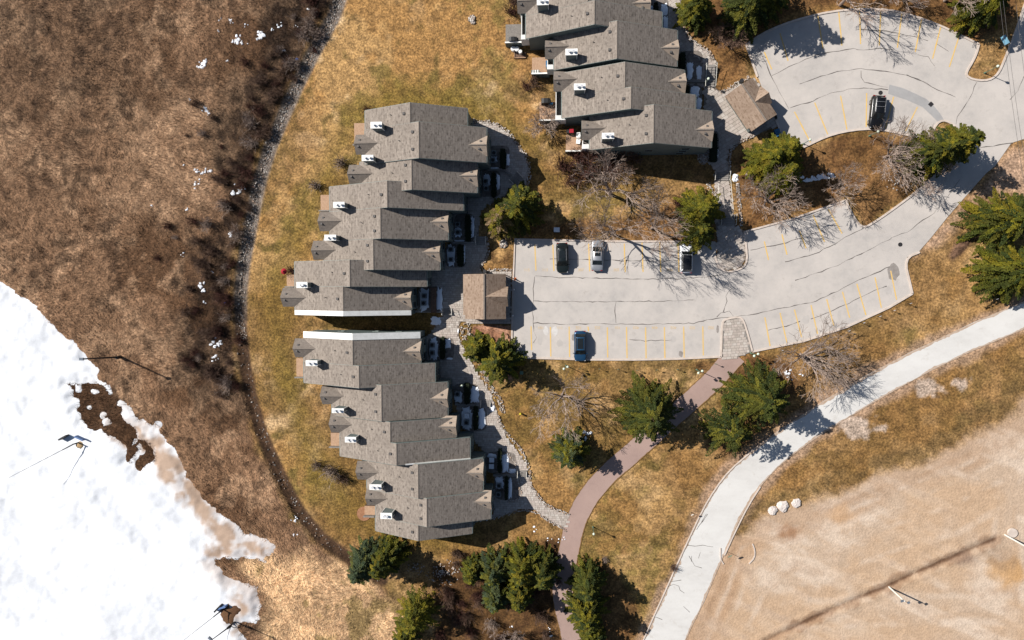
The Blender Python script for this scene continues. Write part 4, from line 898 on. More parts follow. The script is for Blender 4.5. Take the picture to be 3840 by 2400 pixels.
# ------------------------------------------------------------------ courtyards: hedges, snow, air conditioners, walls, stairs
HEDGES = [(1873, 1897, 555, 632), (1840, 1861, 646, 738), (1742, 1766, 805, 905), (1712, 1739, 917, 1000), (1647, 1668, 1264, 1349), (1738, 1762, 1436, 1516), (1773, 1792, 1522, 1615), (1865, 1881, 1685, 1776), (1891, 1905, 1786, 1877), (2549, 2572, 193, 295), (2568, 2589, 320, 362), (2663, 2692, 498, 607), (2452, 2470, 5, 60)]
HL = ['top house of the middle row', 'second house of the middle row', 'central house of the middle row', 'fourth house of the middle row', 'top house of the lower row', 'second house of the lower row', 'central house of the lower row', 'fourth house of the lower row', 'bottom house of the lower row', 'second house of the right row', 'third house of the right row', 'bottom house of the right row', 'topmost house of the right row']
for (a0, a1, b0, b1), lb in zip(HEDGES, HL):
    X0, Y1 = P(a0, b0, 1.0); X1, Y0 = P(a1, b1, 1.0); mb = MB(); w = X1-X0; n = int((Y1-Y0)*w*95)
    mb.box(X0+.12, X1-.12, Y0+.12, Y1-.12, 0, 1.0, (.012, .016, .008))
    for _ in range(n):
        x, y = random.uniform(X0, X1), random.uniform(Y0, Y1); e = min((Y1-y), (y-Y0), w*.7)/(w*.7)
        if abs(x-(X0+X1)/2) > w/2*(0.55+.45*e): continue
        z = random.uniform(.1, 1.12); s = random.uniform(.09, .18); a = random.uniform(0, 6.28); t = random.uniform(-.5, .5)
        k = random.uniform(.6, 1.4); c = (.02*k, .028*k, .011*k)
        p = Vector((x, y, z)); d = Vector((math.cos(a), math.sin(a), t))*s; q = Vector((-math.sin(a), math.cos(a), random.uniform(-.4, .6)))*s*.5
        mb.quad([p-q, p+d, p+q, p-d*.6], c)
    solo('hedge', mb, M_hedge, 'clipped dark hedge in the front court of the '+lb, 'hedge', 'dark front court hedges')
M_soil = plain('court_gravel', A(164, 154, 146), A(112, 102, 94), 2, .95)
for (a0, a1, b0, b1) in ((1826, 1912, 548, 636), (1795, 1878, 640, 738), (1703, 1782, 802, 907), (1670, 1748, 916, 1003), (1565, 1662, 1074, 1171), (1604, 1703, 1264, 1351), (1700, 1798, 1438, 1516), (1728, 1826, 1523, 1616), (1823, 1934, 1692, 1777), (1856, 1952, 1786, 1876), (2545, 2634, 192, 298), (2570, 2633, 320, 414), (2664, 2694, 492, 608), (2436, 2506, -10, 110)):
    X0, Y1 = P(a0, b0); X1, Y0 = P(a1, b1); mb = MB(); cx, cy = (X0+X1)/2, (Y0+Y1)/2
    pts = [(cx+(X1-X0)/2*math.copysign(abs(math.cos(q))**.45, math.cos(q)), cy+(Y1-Y0)/2*math.copysign(abs(math.sin(q))**.45, math.sin(q))) for q in [2*math.pi*k/32 for k in range(32)]]
    mb.prism(pts, -.02, .065); tag(link('court_bed', mb.mesh('court_bed', M_soil)), kind='structure')
SNOWP = [(1897, 1912, 575, 622), (1832, 1866, 585, 610), (1832, 1874, 628, 636), (1860, 1876, 648, 712), (1812, 1840, 650, 700), (1764, 1780, 807, 897), (1703, 1732, 850, 890), (1703, 1745, 900, 907), (1735, 1746, 917, 992), (1674, 1708, 915, 1000), (1636, 1661, 1074, 1171), (1572, 1612, 1077, 1171), (1615, 1655, 1186, 1222), (1610, 1645, 1266, 1353), (1668, 1692, 1268, 1310), (1674, 1700, 1340, 1349),
         (1762, 1797, 1445, 1516), (1702, 1736, 1465, 1512), (1730, 1772, 1524, 1617), (1792, 1822, 1530, 1614), (1880, 1908, 1697, 1776), (1908, 1934, 1755, 1776), (1826, 1862, 1700, 1720), (1857, 1890, 1786, 1835), (1905, 1920, 1788, 1873), (2574, 2600, 231, 298), (2610, 2632, 245, 298), (2590, 2625, 322, 365), (2610, 2632, 365, 412), (2476, 2504, 12, 60), (2485, 2505, 60, 110), (2436, 2450, 20, 55), (2745, 2768, 652, 682), (2688, 2694, 560, 590), (1716, 1722, 1235, 1250), (1838, 1856, 1520, 1545)]
def mound(mb, x, y, rx, ry, z0=0.05, h=0.14, n=18, sq=1.0, col=(.7, .72, .76)):
    o = len(mb.v); j = [random.uniform(.72, 1.1) for _ in range(n)]
    for ring, (f, zz) in enumerate(((1.0, 0), (.8, .65), (.4, 1.0))):
        for i in range(n):
            t = 2*math.pi*i/n; c, s = math.cos(t), math.sin(t)
            if sq > 1: c = math.copysign(abs(c)**(1/sq), c); s = math.copysign(abs(s)**(1/sq), s)
            mb.v.append((x+rx*f*j[i]*c, y+ry*f*j[i]*s, z0+h*zz*random.uniform(.7, 1.1) if ring else z0-.02)); mb.c.append(col)
    mb.v.append((x, y, z0+h)); mb.c.append(col)
    for r in range(2):
        for i in range(n): k = (i+1) % n; mb.f.append((o+r*n+i, o+r*n+k, o+(r+1)*n+k, o+(r+1)*n+i))
    for i in range(n): mb.f.append((o+2*n+i, o+2*n+(i+1) % n, o+3*n))
mb = MB()
for (a0, a1, b0, b1) in SNOWP:
    X0, Y1 = P(a0, b0); X1, Y0 = P(a1, b1); mound(mb, (X0+X1)/2, (Y0+Y1)/2, (X1-X0)/2, (Y1-Y0)/2, .075, .1, 28, 2.0, (.86, .88, .92))
tag(link('courtyard_snow', mb.mesh('courtyard_snow', M_snow, smooth=True)), kind='stuff')
mb = MB()                                        # old snow scraps caught in the scrub
SCRAPS = [(620, 75, 1.1), (612, 82, .8), (640, 68, .5), (566, 92, 1.2), (552, 97, .7), (520, 72, .5), (486, 150, .9), (478, 156, .8), (470, 160, .5), (449, 235, .5), (487, 262, .8), (493, 272, .5), (462, 405, .7), (490, 402, .8), (480, 410, .6), (465, 435, .6), (470, 430, .5), (556, 435, .4), (562, 455, .8), (570, 445, .6), (445, 495, .5), (545, 555, .7), (475, 675, 1.0), (482, 685, .7), (480, 715, .5), (510, 810, 1.0), (505, 820, .7), (520, 812, .8), (508, 845, .7), (516, 848, .4), (362, 485, .4), (435, 390, .4), (697, 1222, .4), (700, 1230, .6), (697, 1265, .5), (545, 48, .6), (520, 45, .4), (660, 60, .6), (672, 120, .4), (700, 60, .4), (730, 20, .4), (540, 145, .35), (585, 60, .5), (575, 100, .6), (430, 605, .4), (500, 640, .4),
          (1298, 1275, .35), (1335, 1268, .3), (1325, 1280, .35), (1262, 1252, .5), (1296, 1486, .5), (1304, 1500, .5), (1210, 1480, .35), (1385, 1028, .7), (1380, 1035, .6), (1860, 880, .6), (1892, 885, .5), (1865, 892, .45), (1190, 1130, .0)]
for (ox, oy, r) in SCRAPS:
    for _ in range(5 if r > .5 else 3):
        x, y = OV(ox+random.gauss(0, 5*r+1), oy+random.gauss(0, 4*r+1)); q = r*random.uniform(.14, .4); mound(mb, x, y, q*random.uniform(.7, 1.6), q, gz_at(x, y)+.05, .07, 9)
for k in range(46):                              # thawing strip on the island
    x, y = P(2962+k*3.6+random.uniform(-3, 3), 676-k*.35+random.uniform(-9, 9)); mound(mb, x, y, random.uniform(.15, .5), random.uniform(.12, .34), .02, .08, 9)
tag(link('snow_scraps', mb.mesh('snow_scraps', M_snow, smooth=True)), kind='stuff')

AC = [(1848, 600), (1852, 573), (1820, 680), (1823, 706), (1716, 841), (1717, 871), (1690, 935), (1690, 973), (1590, 1110), (1588, 1137), (1620, 1294), (1620, 1323), (1715, 1478), (1751, 1560), (1749, 1585), (1844, 1725), (1843, 1749), (1871, 1822), (1869, 1855)]
M_ac = plain('grey_metal_cabinet', (.2, .21, .21), (.14, .15, .15), 3, .5); M_acs = plain('snow_dusted_cabinet', (.78, .8, .84), (.6, .62, .66), 2, .7)
AL = []
for w, n in (('top house of the middle row', 2), ('second house of the middle row', 2), ('central house of the middle row', 2), ('fourth house of the middle row', 2), ('bottom house of the middle row', 2), ('top house of the lower row', 2), ('second house of the lower row', 1), ('central house of the lower row', 2), ('fourth house of the lower row', 2), ('bottom house of the lower row', 2)):
    for k in range(n): AL.append(('upper ' if k == 0 else 'lower ') * (n > 1)+('square condenser' if True else '')+' in the front court of the '+w)
AL[0], AL[1] = AL[1], AL[0]
for i, (px, py) in enumerate(AC):
    x, y = P(px, py, .7); snowy = i in (13, 15, 16)
    t = thing('air_conditioner', (x, y, 0), AL[i], 'air conditioner', 'snow topped condensers' if snowy else 'court condensers')
    mb = MB(); mb.box(-.36, .36, -.36, .36, .05, .7); part('cabinet', mb, M_ac, t, local=True)
    mb = MB(); mb.box(-.38, .38, -.38, .38, .70, .78 if snowy else .73); tp = part('top_cover', mb, M_acs if snowy else M_ac, t, local=True)
    if not snowy:
        mb = MB(); mb.tube((0, 0, .73), (0, 0, .76), .27, .27, 14); fn = part('fan_grille', mb, M_black, tp, local=True)

def low_wall(pts, label, h=0.5, w=0.3):
    L, Rr = strip(PL(pts), w/2); mb = MB(); mb.prism(L+Rr[::-1], -.05, h); solo('retaining_wall', mb, M_conc, label, 'wall', 'low court walls')
low_wall([(1828, 638), (1888, 638), (1916, 656)], 'curved low grey wall between the two top courts of the middle row')
low_wall([(1700, 911), (1788, 911)], 'straight low wall ending at the stairs by the browning evergreen')
low_wall([(1851, 1780), (1940, 1780)], 'low wall between the two bottom courts of the lower row')
low_wall([(1728, 1517), (1800, 1517)], 'low wall beside the stairs of the second house of the lower row')
low_wall([(2568, 308), (2645, 308)], 'low wall between two snowy courts of the right row')
def stairs(px, py, w, run, n, rz, label, rails=True):
    x, y = P(px, py); t = thing('stairs', (x, y, 0), label, 'stairs', 'walkway stairs', rz)
    for k in range(n):
        mb = MB(); mb.box(-w/2, w/2, -run/2+k*run/n, -run/2+(k+1)*run/n-.02, 0, .1+.09*(k+1)); part('step', mb, M_conc, t, local=True)
    if rails:
        for s in (-1, 1):
            mb = MB(); xx = s*(w/2+.08); mb.tube((xx, -run/2, .85), (xx, run/2, .95+.09*n), .035, k=6); h = part('handrail', mb, M_wood_pole, t, local=True)
            mb = MB()
            for q in (-run/2, 0, run/2): mb.tube((xx, q, 0), (xx, q, .9+.045*n), .025, k=5)
            part('baluster', mb, M_wood_pole, h, local=True)
stairs(1937, 673, 1.55, 1.3, 5, R(45), 'angled concrete steps at the curve of the upper walkway')
stairs(1805, 903, 1.4, 1.25, 4, 0, 'short concrete steps beside the browning evergreen')
stairs(1680, 1169, 1.35, 1.0, 4, math.pi, 'concrete steps west of the lower shelter')
stairs(1823, 1512, 1.35, 1.0, 4, math.pi, 'steps below the twin-topped pine by the lower row')
stairs(1959, 1774, 1.25, .95, 4, math.pi, 'steps at the bulge of the lower row walkway')
stairs(2661, 288, 1.35, 3.1, 8, 0, 'long flight of steps by the snowy courts of the right row')
stairs(2705, 662, 2.0, 1.2, 4, 0, 'wide steps on the shaded walk below the right row')
stairs(2728, 825, 2.0, 1.6, 5, 0, 'wide steps above the paved peninsula, half under the cedar')
def handrail(pts, label):
    l = PL(pts); t = thing('handrail', (*l[0], 0), label, 'handrail', 'ramp handrails'); mb = MB()
    for a, b in zip(l[:-1], l[1:]): mb.tube((*a, .95), (*b, .95), .035, k=6)
    part('top_rail', mb, M_wood_pole, t)
    for (x, y, dx, dy) in line_pts(l, 1.4): mb = MB(); mb.tube((x, y, 0), (x, y, .95), .028, k=5); part('post', mb, M_wood_pole, t)
handrail([(2688, 692), (2692, 730), (2698, 790)], 'pale left handrail of the sunlit ramp beside the cedar')
handrail([(2735, 680), (2740, 740), (2746, 800)], 'pale right handrail of the sunlit ramp beside the stone strip')

# ------------------------------------------------------------------ trees
def conifer_mesh(H, Rr, seed, cols, droop=.25, dens=1.0, leaf=.24, base=.05, prof=.62, multi=1, spread=0.0, gap=.12):
    rs = np.random.RandomState(seed % 100000); pos, az_, ln, wd_, cc = [], [], [], [], []; cols = np.array(cols)
    tops = [(0, 0, H)] if multi == 1 else [(spread*math.cos(2.4*k+seed), spread*math.sin(2.4*k+seed), H*rs.uniform(.8, 1.05)) for k in range(multi)]
    for (tx, ty, h) in tops:
        rr = Rr if multi == 1 else Rr*.74; z = h*base
        while z < h*.985:
            f = (z-h*base)/(h*(1-base)); L0 = rr*max(.05, (1-f)**prof)*(1 if f > .1 else .85); nb = max(4, int((4+7.5*(1-f))*dens)); ph = rs.uniform(0, 6.28)
            for b in range(nb):
                if rs.rand() < gap: continue
                az = ph+2*math.pi*b/nb+rs.uniform(-.3, .3); L = L0*rs.uniform(.62, 1.12); n = max(5, int(L*44*min(dens, 1.15)))
                s_ = rs.uniform(.12, 1.0, n)**.75; fw = (.17*L+.1)*(1-s_)**.7+.04; t = rs.uniform(-1, 1, n)
                ca, sa = math.cos(az), math.sin(az); dz = -droop*L*rs.uniform(.3, 1.3)
                x = tx+ca*L*s_-sa*t*fw; y = ty+sa*L*s_+ca*t*fw; zz = z+dz*s_**2+L*.13*np.sin(s_*3.1)-.18*np.abs(t)*fw+rs.normal(0, .035, n)
                pos.append(np.stack([x, y, zz], 1)); az_.append(az+np.sign(t)*rs.uniform(.15, .95, n)); ln.append(leaf*(1.15-.4*s_)*rs.uniform(.65, 1.3, n)); wd_.append(rs.uniform(.26, .42, n))
                c = cols[rs.randint(len(cols))]*rs.uniform(.72, 1.3); cc.append(c[None]*rs.uniform(.75, 1.25, (n, 1)))
            z += .36+.2*(1-f)
    p = np.concatenate(pos); az = np.concatenate(az_); l1 = np.concatenate(ln); w2 = np.concatenate(wd_)*l1; cc = np.concatenate(cc); n = len(p)
    d = np.stack([np.cos(az), np.sin(az), rs.uniform(-.35, .35, n)], 1); q = np.stack([-np.sin(az), np.cos(az), rs.uniform(-.5, .5, n)], 1)*w2[:, None]
    v = np.stack([p-d*l1[:, None]*.3, p+d*l1[:, None]*.25+q, p+d*l1[:, None]*.85, p+d*l1[:, None]*.2-q], 1).reshape(-1, 3)
    me = bpy.data.meshes.new('crown'); me.vertices.add(4*n); me.vertices.foreach_set('co', v.astype('f').ravel()); me.loops.add(4*n); me.loops.foreach_set('vertex_index', np.arange(4*n, dtype='i'))
    me.polygons.add(n); me.polygons.foreach_set('loop_start', np.arange(0, 4*n, 4, dtype='i')); me.polygons.foreach_set('loop_total', np.full(n, 4, 'i')); me.update()
    at = me.color_attributes.new('Col', 'FLOAT_COLOR', 'POINT'); c4 = np.repeat(np.concatenate([cc, np.ones((n, 1))], 1), 4, 0); at.data.foreach_set('color', c4.astype('f').ravel()); me.materials.append(M_leaf)
    tr = MB()
    for (tx, ty, h) in tops: tr.tube((tx*.3, ty*.3, -.1), (tx, ty, h*.95), .035*h**.9*.5+.05, .02, 7)
    return me, tr
YG = [(.085, .082, .006), (.118, .104, .007), (.056, .06, .006), (.14, .112, .008)]       # yellow green cedar
DG = [(.04, .048, .007), (.062, .064, .008), (.026, .036, .007), (.092, .084, .009)]      # spruce green
BG = [(.044, .06, .027), (.058, .07, .026), (.035, .05, .024), (.078, .08, .018)]         # blue green
BR = [(.115, .082, .013), (.15, .1, .036), (.095, .08, .011), (.18, .122, .066)]             # browning
def conifer(ox, oy, rad, H, cols, label, cat='tree', name='evergreen_tree', **k):
    H *= 1.12; x, y = OV(ox, oy, H*.3); Rm = rad*KO*CAM_H/FPX*1.14
    t = thing(name, (x, y, 0), label, cat, 'evergreens around the parking lots'); cr, tr = conifer_mesh(H, Rm, int(ox*7+oy), cols, **k)
    link('crown', cr, t); part('trunk', tr, M_bark_b, t, local=True)
conifer(1228, 492, 58, 8.5, YG+DG, 'bright green evergreen with a yellow top at the walkway bend', dens=1.2)
conifer(1186, 520, 50, 6.5, BR+BR+YG, 'browning evergreen, half dead, beside the bright green one', dens=1.2, prof=.6)
conifer(1655, 497, 56, 7.5, YG, 'yellow-green cedar north of its pair, beside the sunlit ramp', dens=1.3, prof=.6, leaf=.22)
conifer(1650, 548, 46, 6.0, YG+DG, 'yellow-green cedar overhanging the white car', dens=1.3, prof=.6, leaf=.22)
conifer(1838, 388, 70, 9.0, YG, 'yellow-green cedar on the island below the upper shelter', dens=1.25, multi=3, spread=1.6, prof=.65, leaf=.24)
conifer(2215, 345, 74, 10.5, YG+DG, 'wide evergreen on the island tip shading the road', multi=2, spread=1.8, dens=1.2, gap=.2)
conifer(2365, 522, 72, 10.5, DG+YG, 'upper evergreen of two at the right photo edge', dens=1.15)
conifer(2380, 638, 74, 10.5, DG+YG, 'lower evergreen of two at the right photo edge', dens=1.15)
conifer(1128, 822, 38, 6.5, DG+YG, 'smaller pine left of the twin pines by the pink mulch bed', dens=1.1, leaf=.29)
conifer(1178, 850, 62, 8.5, DG+YG, 'big tufted pine south of the lower shelter', dens=1.0, leaf=.3, gap=.25)
conifer(1530, 972, 82, 10.5, DG, 'large round spruce beside the red path, tallest near the lawn', dens=1.1, gap=.2)
conifer(1790, 935, 78, 10.5, DG, 'large spruce between the red path and the pale road', dens=1.05, gap=.22)
conifer(1718, 1012, 72, 9.0, DG, 'sparse star shaped spruce at the bend of the pale road', dens=.8, gap=.3, leaf=.24)
conifer(1346, 1062, 50, 7.0, BG+DG+YG, 'small round blue-green spruce alone on the lawn', dens=1.5, leaf=.21, prof=.55)
conifer(868, 1325, 52, 9.5, BG, 'blue-green spruce at the south end of the lower row', dens=1.3)
conifer(912, 1318, 50, 9.0, DG+YG, 'green spruce touching the blue-green one at the south end of the lower row', dens=1.2)
conifer(1118, 1346, 33, 6.0, YG+DG, 'small yellow-green evergreen, leftmost of the bottom clump', dens=1.4, leaf=.24, prof=.6)
conifer(1170, 1340, 44, 8.0, BG+DG, 'grey-green spruce, second of the bottom clump', dens=1.2, leaf=.23)
conifer(1234, 1335, 54, 8.5, DG+YG, 'spruce with yellow tips in the middle of the bottom clump', dens=1.1)
conifer(1284, 1345, 48, 8.0, DG, 'dark spruce of the bottom clump, next to the red path', dens=1.1)
conifer(1172, 1408, 40, 6.5, BG+DG, 'low grey-green spruce at the front of the bottom clump', dens=1.3, leaf=.25)
conifer(1228, 1402, 42, 7.0, DG+YG, 'low green spruce on the right front of the bottom clump', dens=1.1)
conifer(1388, 1372, 50, 8.0, DG, 'dark upper spruce east of the red path at the bottom', dens=1.2)
conifer(1385, 1440, 54, 8.5, YG+DG, 'yellow-green lower spruce east of the red path at the bottom', dens=1.2)
conifer(1398, 1505, 38, 7.0, DG+YG, 'spruce cut by the bottom photo edge east of the red path', dens=1.1)
conifer(985, 1448, 58, 8.0, YG, 'yellow-green cedar alone in the dry grass at the bottom', dens=1.0, leaf=.23, gap=.25)
conifer(960, 1500, 40, 6.5, YG+DG, 'low cedar at the bottom photo edge left of the bare twigs', dens=1.0, leaf=.23)
conifer(1643, 22, 44, 8.0, DG+YG, 'evergreen beside the topmost townhouse of the right row', dens=1.2)
conifer(1765, 20, 62, 10.5, DG, 'dark evergreen at the top photo edge west of the upper lot', dens=1.1)
conifer(1812, -8, 55, 10.5, DG, 'evergreen cut by the top photo edge shading the upper lot', dens=1.1)
conifer(2322, 12, 56, 9.5, DG+YG, 'evergreen at the top photo edge beside the wires', dens=1.1)

def bare_mesh(H, spread, seed, depth=5, n0=4, trunk=.16, lean=(0, 0), split=.22, twig=.017, kids=3):
    rs = random.Random(seed); mb = MB()
    def grow(p, d, L, r, k):
        segs = 3 if k < 2 else 2; q = p
        for s in range(segs):
            d = (d+Vector((rs.gauss(0, .13), rs.gauss(0, .13), rs.gauss(0, .06)))).normalized(); e = q+d*(L/segs); r1 = max(twig, r*(1-.13*(s+1)))
            mb.tube(q, e, max(twig, r*(1-.13*s)), r1, 5 if k < 2 else 3, False)
            if k >= 1 and k < depth and rs.random() < .75:
                nd = (d+Vector((rs.gauss(0, .55), rs.gauss(0, .55), rs.gauss(.05, .25)))).normalized(); grow(e, nd, L*rs.uniform(.45, .7), r1*.5, k+2)
            q = e
        if k < depth:
            for c in range(kids):
                az = rs.uniform(0, 6.28); nd = (d*1.0+Vector((math.cos(az), math.sin(az), rs.uniform(-.15, .35)))*spread*rs.uniform(.45, 1.0)).normalized(); grow(q, nd, L*rs.uniform(.62, .86), r1*.72, k+1)
    for i in range(n0):
        az = 2*math.pi*i/n0+rs.uniform(-.4, .4); d = Vector((math.cos(az)*spread*.8+lean[0], math.sin(az)*spread*.8+lean[1], 1.0)).normalized()
        grow(Vector((0, 0, H*split)), d, H*.27, trunk*.72, 1)
    mb.tube((0, 0, -.1), (0, 0, H*split), trunk, trunk*.85, 8)
    return mb
def bare(ox, oy, H, spread, label, mat=None, **k):
    x, y = OV(ox, oy); t = thing('bare_tree', (x, y, 0), label, 'tree', 'leafless trees'); s = int(ox*3+oy)
    tr = MB(); tk = k.get('trunk', .16); tr.tube((0, 0, -.1), (0, 0, H*k.get('split', .22)), tk*1.05, tk*.9, 9)
    part('trunk', tr, mat or M_bark, t, local=True); part('crown', bare_mesh(H, spread, s, **k), mat or M_bark, t, local=True)
bare(1440, 458, 10.5, .7, 'large leafless tree on the golden lawn north of the lower lot', trunk=.26, n0=5, lean=(-.25, .2))
bare(1446, 552, 14.0, .5, 'leafless tree at the kerb behind the silver sedan', trunk=.22, n0=4, lean=(-.2, -.05))
bare(1540, 540, 12.0, .55, 'leafless tree left of the cedar pair at the kerb', trunk=.18, n0=4)
bare(1808, 474, 9.0, .85, 'pale leafless tree fanning over the island south of the cedar', trunk=.17, n0=6, split=.12)
bare(1975, 455, 6.5, .8, 'small pale leafless tree in the island notch by the kerb', trunk=.1, n0=4, split=.15)
bare(2090, 372, 8.0, .95, 'wide leafless tree on the island below the black vehicle', trunk=.2, n0=6, split=.14, lean=(.15, 0))
bare(2150, 400, 7.5, .9, 'leafless tree left of the wide island evergreen', trunk=.17, n0=5, split=.14)
bare(1892, 838, 10.0, .95, 'broad leafless tree leaning over the pale road', trunk=.24, n0=8, split=.08, lean=(.5, -.25), kids=3)
bare(1328, 932, 9.8, .75, 'leafless tree on the lawn south of the navy car', trunk=.2, n0=5, lean=(-.1, .05))
bare(1985, 12, 9.5, .7, 'leafless tree at the top photo edge throwing a branching shadow on the upper lot', trunk=.22, n0=5)
bare(2232, 2, 8.0, .75, 'leafless tree at the top photo edge left of the edge evergreen', trunk=.2, n0=5)
bare(2120, -6, 6.0, .9, 'twiggy tree cut by the top photo edge above the arc of stalls', trunk=.14, n0=5, split=.12)
bare(1712, 105, 4.5, 1.0, 'dark leafless tree in the shade west of the upper lot', mat=M_bark_b, trunk=.1, n0=6, split=.1)
bare(1288, 300, 4.8, .95, 'leafless tree below the deck with the covered barbecue', trunk=.12, n0=6, split=.12)
bare(1215, 1496, 5.5, .95, 'grey leafless tree at the bottom photo edge in the brush', trunk=.13, n0=6, split=.1)
bare(1390, 385, 4.2, .9, 'reddish leafless tree under the south wall of the right row', mat=M_twig_red, trunk=.1, n0=6, split=.1)
bare(1470, 388, 4.5, .9, 'leafless tree against the south wall of the right row', mat=M_bark_b, trunk=.1, n0=6, split=.1)

def shrub_mesh(Hh, Rd, seed, n=70, tw=.017):
    rs = random.Random(seed); mb = MB()
    for _ in range(n):
        az = rs.uniform(0, 6.28); lean_ = abs(rs.gauss(0, .55)); b = Vector((rs.gauss(0, Rd*.22), rs.gauss(0, Rd*.22), 0)); L = Hh*rs.uniform(.6, 1.1)
        d = Vector((math.cos(az)*lean_*Rd/Hh*1.2, math.sin(az)*lean_*Rd/Hh*1.2, 1)).normalized(); m = b+d*L*.5; d2 = (d+Vector((rs.gauss(0, .25), rs.gauss(0, .25), 0))).normalized(); e = m+d2*L*.5
        mb.tube(b, m, tw*1.6, tw*1.2, 3, False); mb.tube(m, e, tw*1.2, tw*.7, 3, False)
        for _k in range(3):
            s = m.lerp(e, rs.random()); q = s+(d2+Vector((rs.gauss(0, .6), rs.gauss(0, .6), rs.gauss(0, .3)))).normalized()*L*.28; mb.tube(s, q, tw*.8, tw*.5, 3, False)
    return mb
shrub_var = [shrub_mesh(1.9, 1.5, s, 85).mesh('shrub', m) for s, m in ((1, M_bark_b), (2, M_twig_red), (3, M_bark), (4, M_bark_b), (5, M_twig_red))]
def shrub(ox, oy, s, v, label, group):
    x, y = OV(ox, oy); o = link('bare_shrub', shrub_var[v], None, (x, y, gz_at(x, y))); o.scale = (s, s, s*random.uniform(.85, 1.15)); o.rotation_euler = (0, 0, random.uniform(0, 6.28)); tag(o, label, 'shrub', group)
rs = random.Random(5)
for (x, y, dx, dy) in line_pts(SWALE[:15], 0.62):
    o = 1.3+abs(rs.gauss(0, 5.0)); bx, by = x-o*abs(dy)+rs.uniform(-1, 1), y-o*abs(dx)*.3+rs.uniform(-1, 1)
    if rs.random() < .12: continue
    ob = link('bare_shrub', shrub_var[rs.randrange(5)], None, (bx, by, gz_at(bx, by))); q = rs.uniform(.45, 1.2)*(1.0 if o < 7 else .8); ob.scale = (q*rs.uniform(.9, 1.3), q, q*.9); ob.rotation_euler = (0, 0, rs.uniform(0, 6.28))
    tag(ob, 'leafless brush growing in the dark thicket west of the stone swale', 'shrub', 'thicket along the swale')
for (ox, oy, s, v, lb) in ((785, 1112, 1.25, 2, 'grey leafless bush beside the gable of the fourth house, lower row'), (812, 1130, 1.0, 3, 'brown leafless bush touching the fourth house, lower row'), (752, 1098, .8, 2, 'small grey bush on the lawn edge west of the lower row'), (808, 385, 1.0, 2, 'grey leafless bush at the stone ring by the second house, middle row'), (745, 440, .9, 2, 'grey leafless bush west of the wide central house, middle row'),
        (1262, 195, 1.0, 3, 'dark leafless bush between two decks of the right row'), (1242, 205, .8, 1, 'reddish bush left of the dark one between two decks'), (1285, 262, .8, 4, 'leafless bush at the corner of the barbecue deck'), (1330, 395, 1.5, 4, 'reddish leafless bush southwest of the right row'), (1362, 372, 1.3, 1, 'reddish bush close under the right row wall'), (1430, 402, 1.5, 1, 'reddish bush in the middle under the right row wall'), (1385, 410, 1.5, 4, 'big reddish bush left of the lawn tree, south of the right row'), (1350, 425, 1.2, 1, 'low reddish bush on the golden lawn slope'), (1455, 380, 1.2, 4, 'reddish bush hugging the wall of the right row'),
        (1208, 30, 1.1, 1, 'reddish leafless bush beside the grey deck at the top'), (1215, 5, .9, 3, 'brown bush above the grey deck at the photo edge'), (690, 640, .9, 4, 'reddish bush at the deck with the red umbrella'), (870, 262, .8, 1, 'low reddish bush at the north wall of the middle row'), (1590, 1340, .55, 0, 'tiny leafless bush at the edge of the pale road'), (1430, 1320, .5, 2, 'tiny grey bush on the lawn near the red path'),
        (1500, 378, .9, 0, 'brown leafless bush at the east end under the right row wall'), (1600, 480, .8, 4, 'reddish bush left of the cedar pair'), (2420, 8, .0, 0, ''), (1130, 1420, .9, 0, 'brown bush in the brush left of the bottom clump'), (1090, 1455, .9, 4, 'reddish bush in the bottom brush'), (1275, 1450, 1.0, 0, 'brown bush between the bottom clump and the red path'), (1060, 1395, .8, 1, 'small reddish bush right of the lone cedar'), (1160, 1470, 1.0, 2, 'grey bush at the bottom near the grey tree'), (1290, 1495, .9, 3, 'brown bush at the bottom edge by the red path')):
    if s: shrub(ox, oy, s, v, lb, 'garden bushes')

rb = random.Random(11)
for k in range(34):
    ox, oy = rb.uniform(1040, 1320), rb.uniform(1370, 1515)
    if k < 8: ox, oy = rb.uniform(1060, 1140), rb.uniform(1300, 1400)
    shrub(ox, oy, rb.uniform(.5, 1.0), rb.choice((0, 1, 4, 3)), 'low leafless brush filling the dark bed around the bottom evergreen clump', 'brush at the bottom evergreen clump')
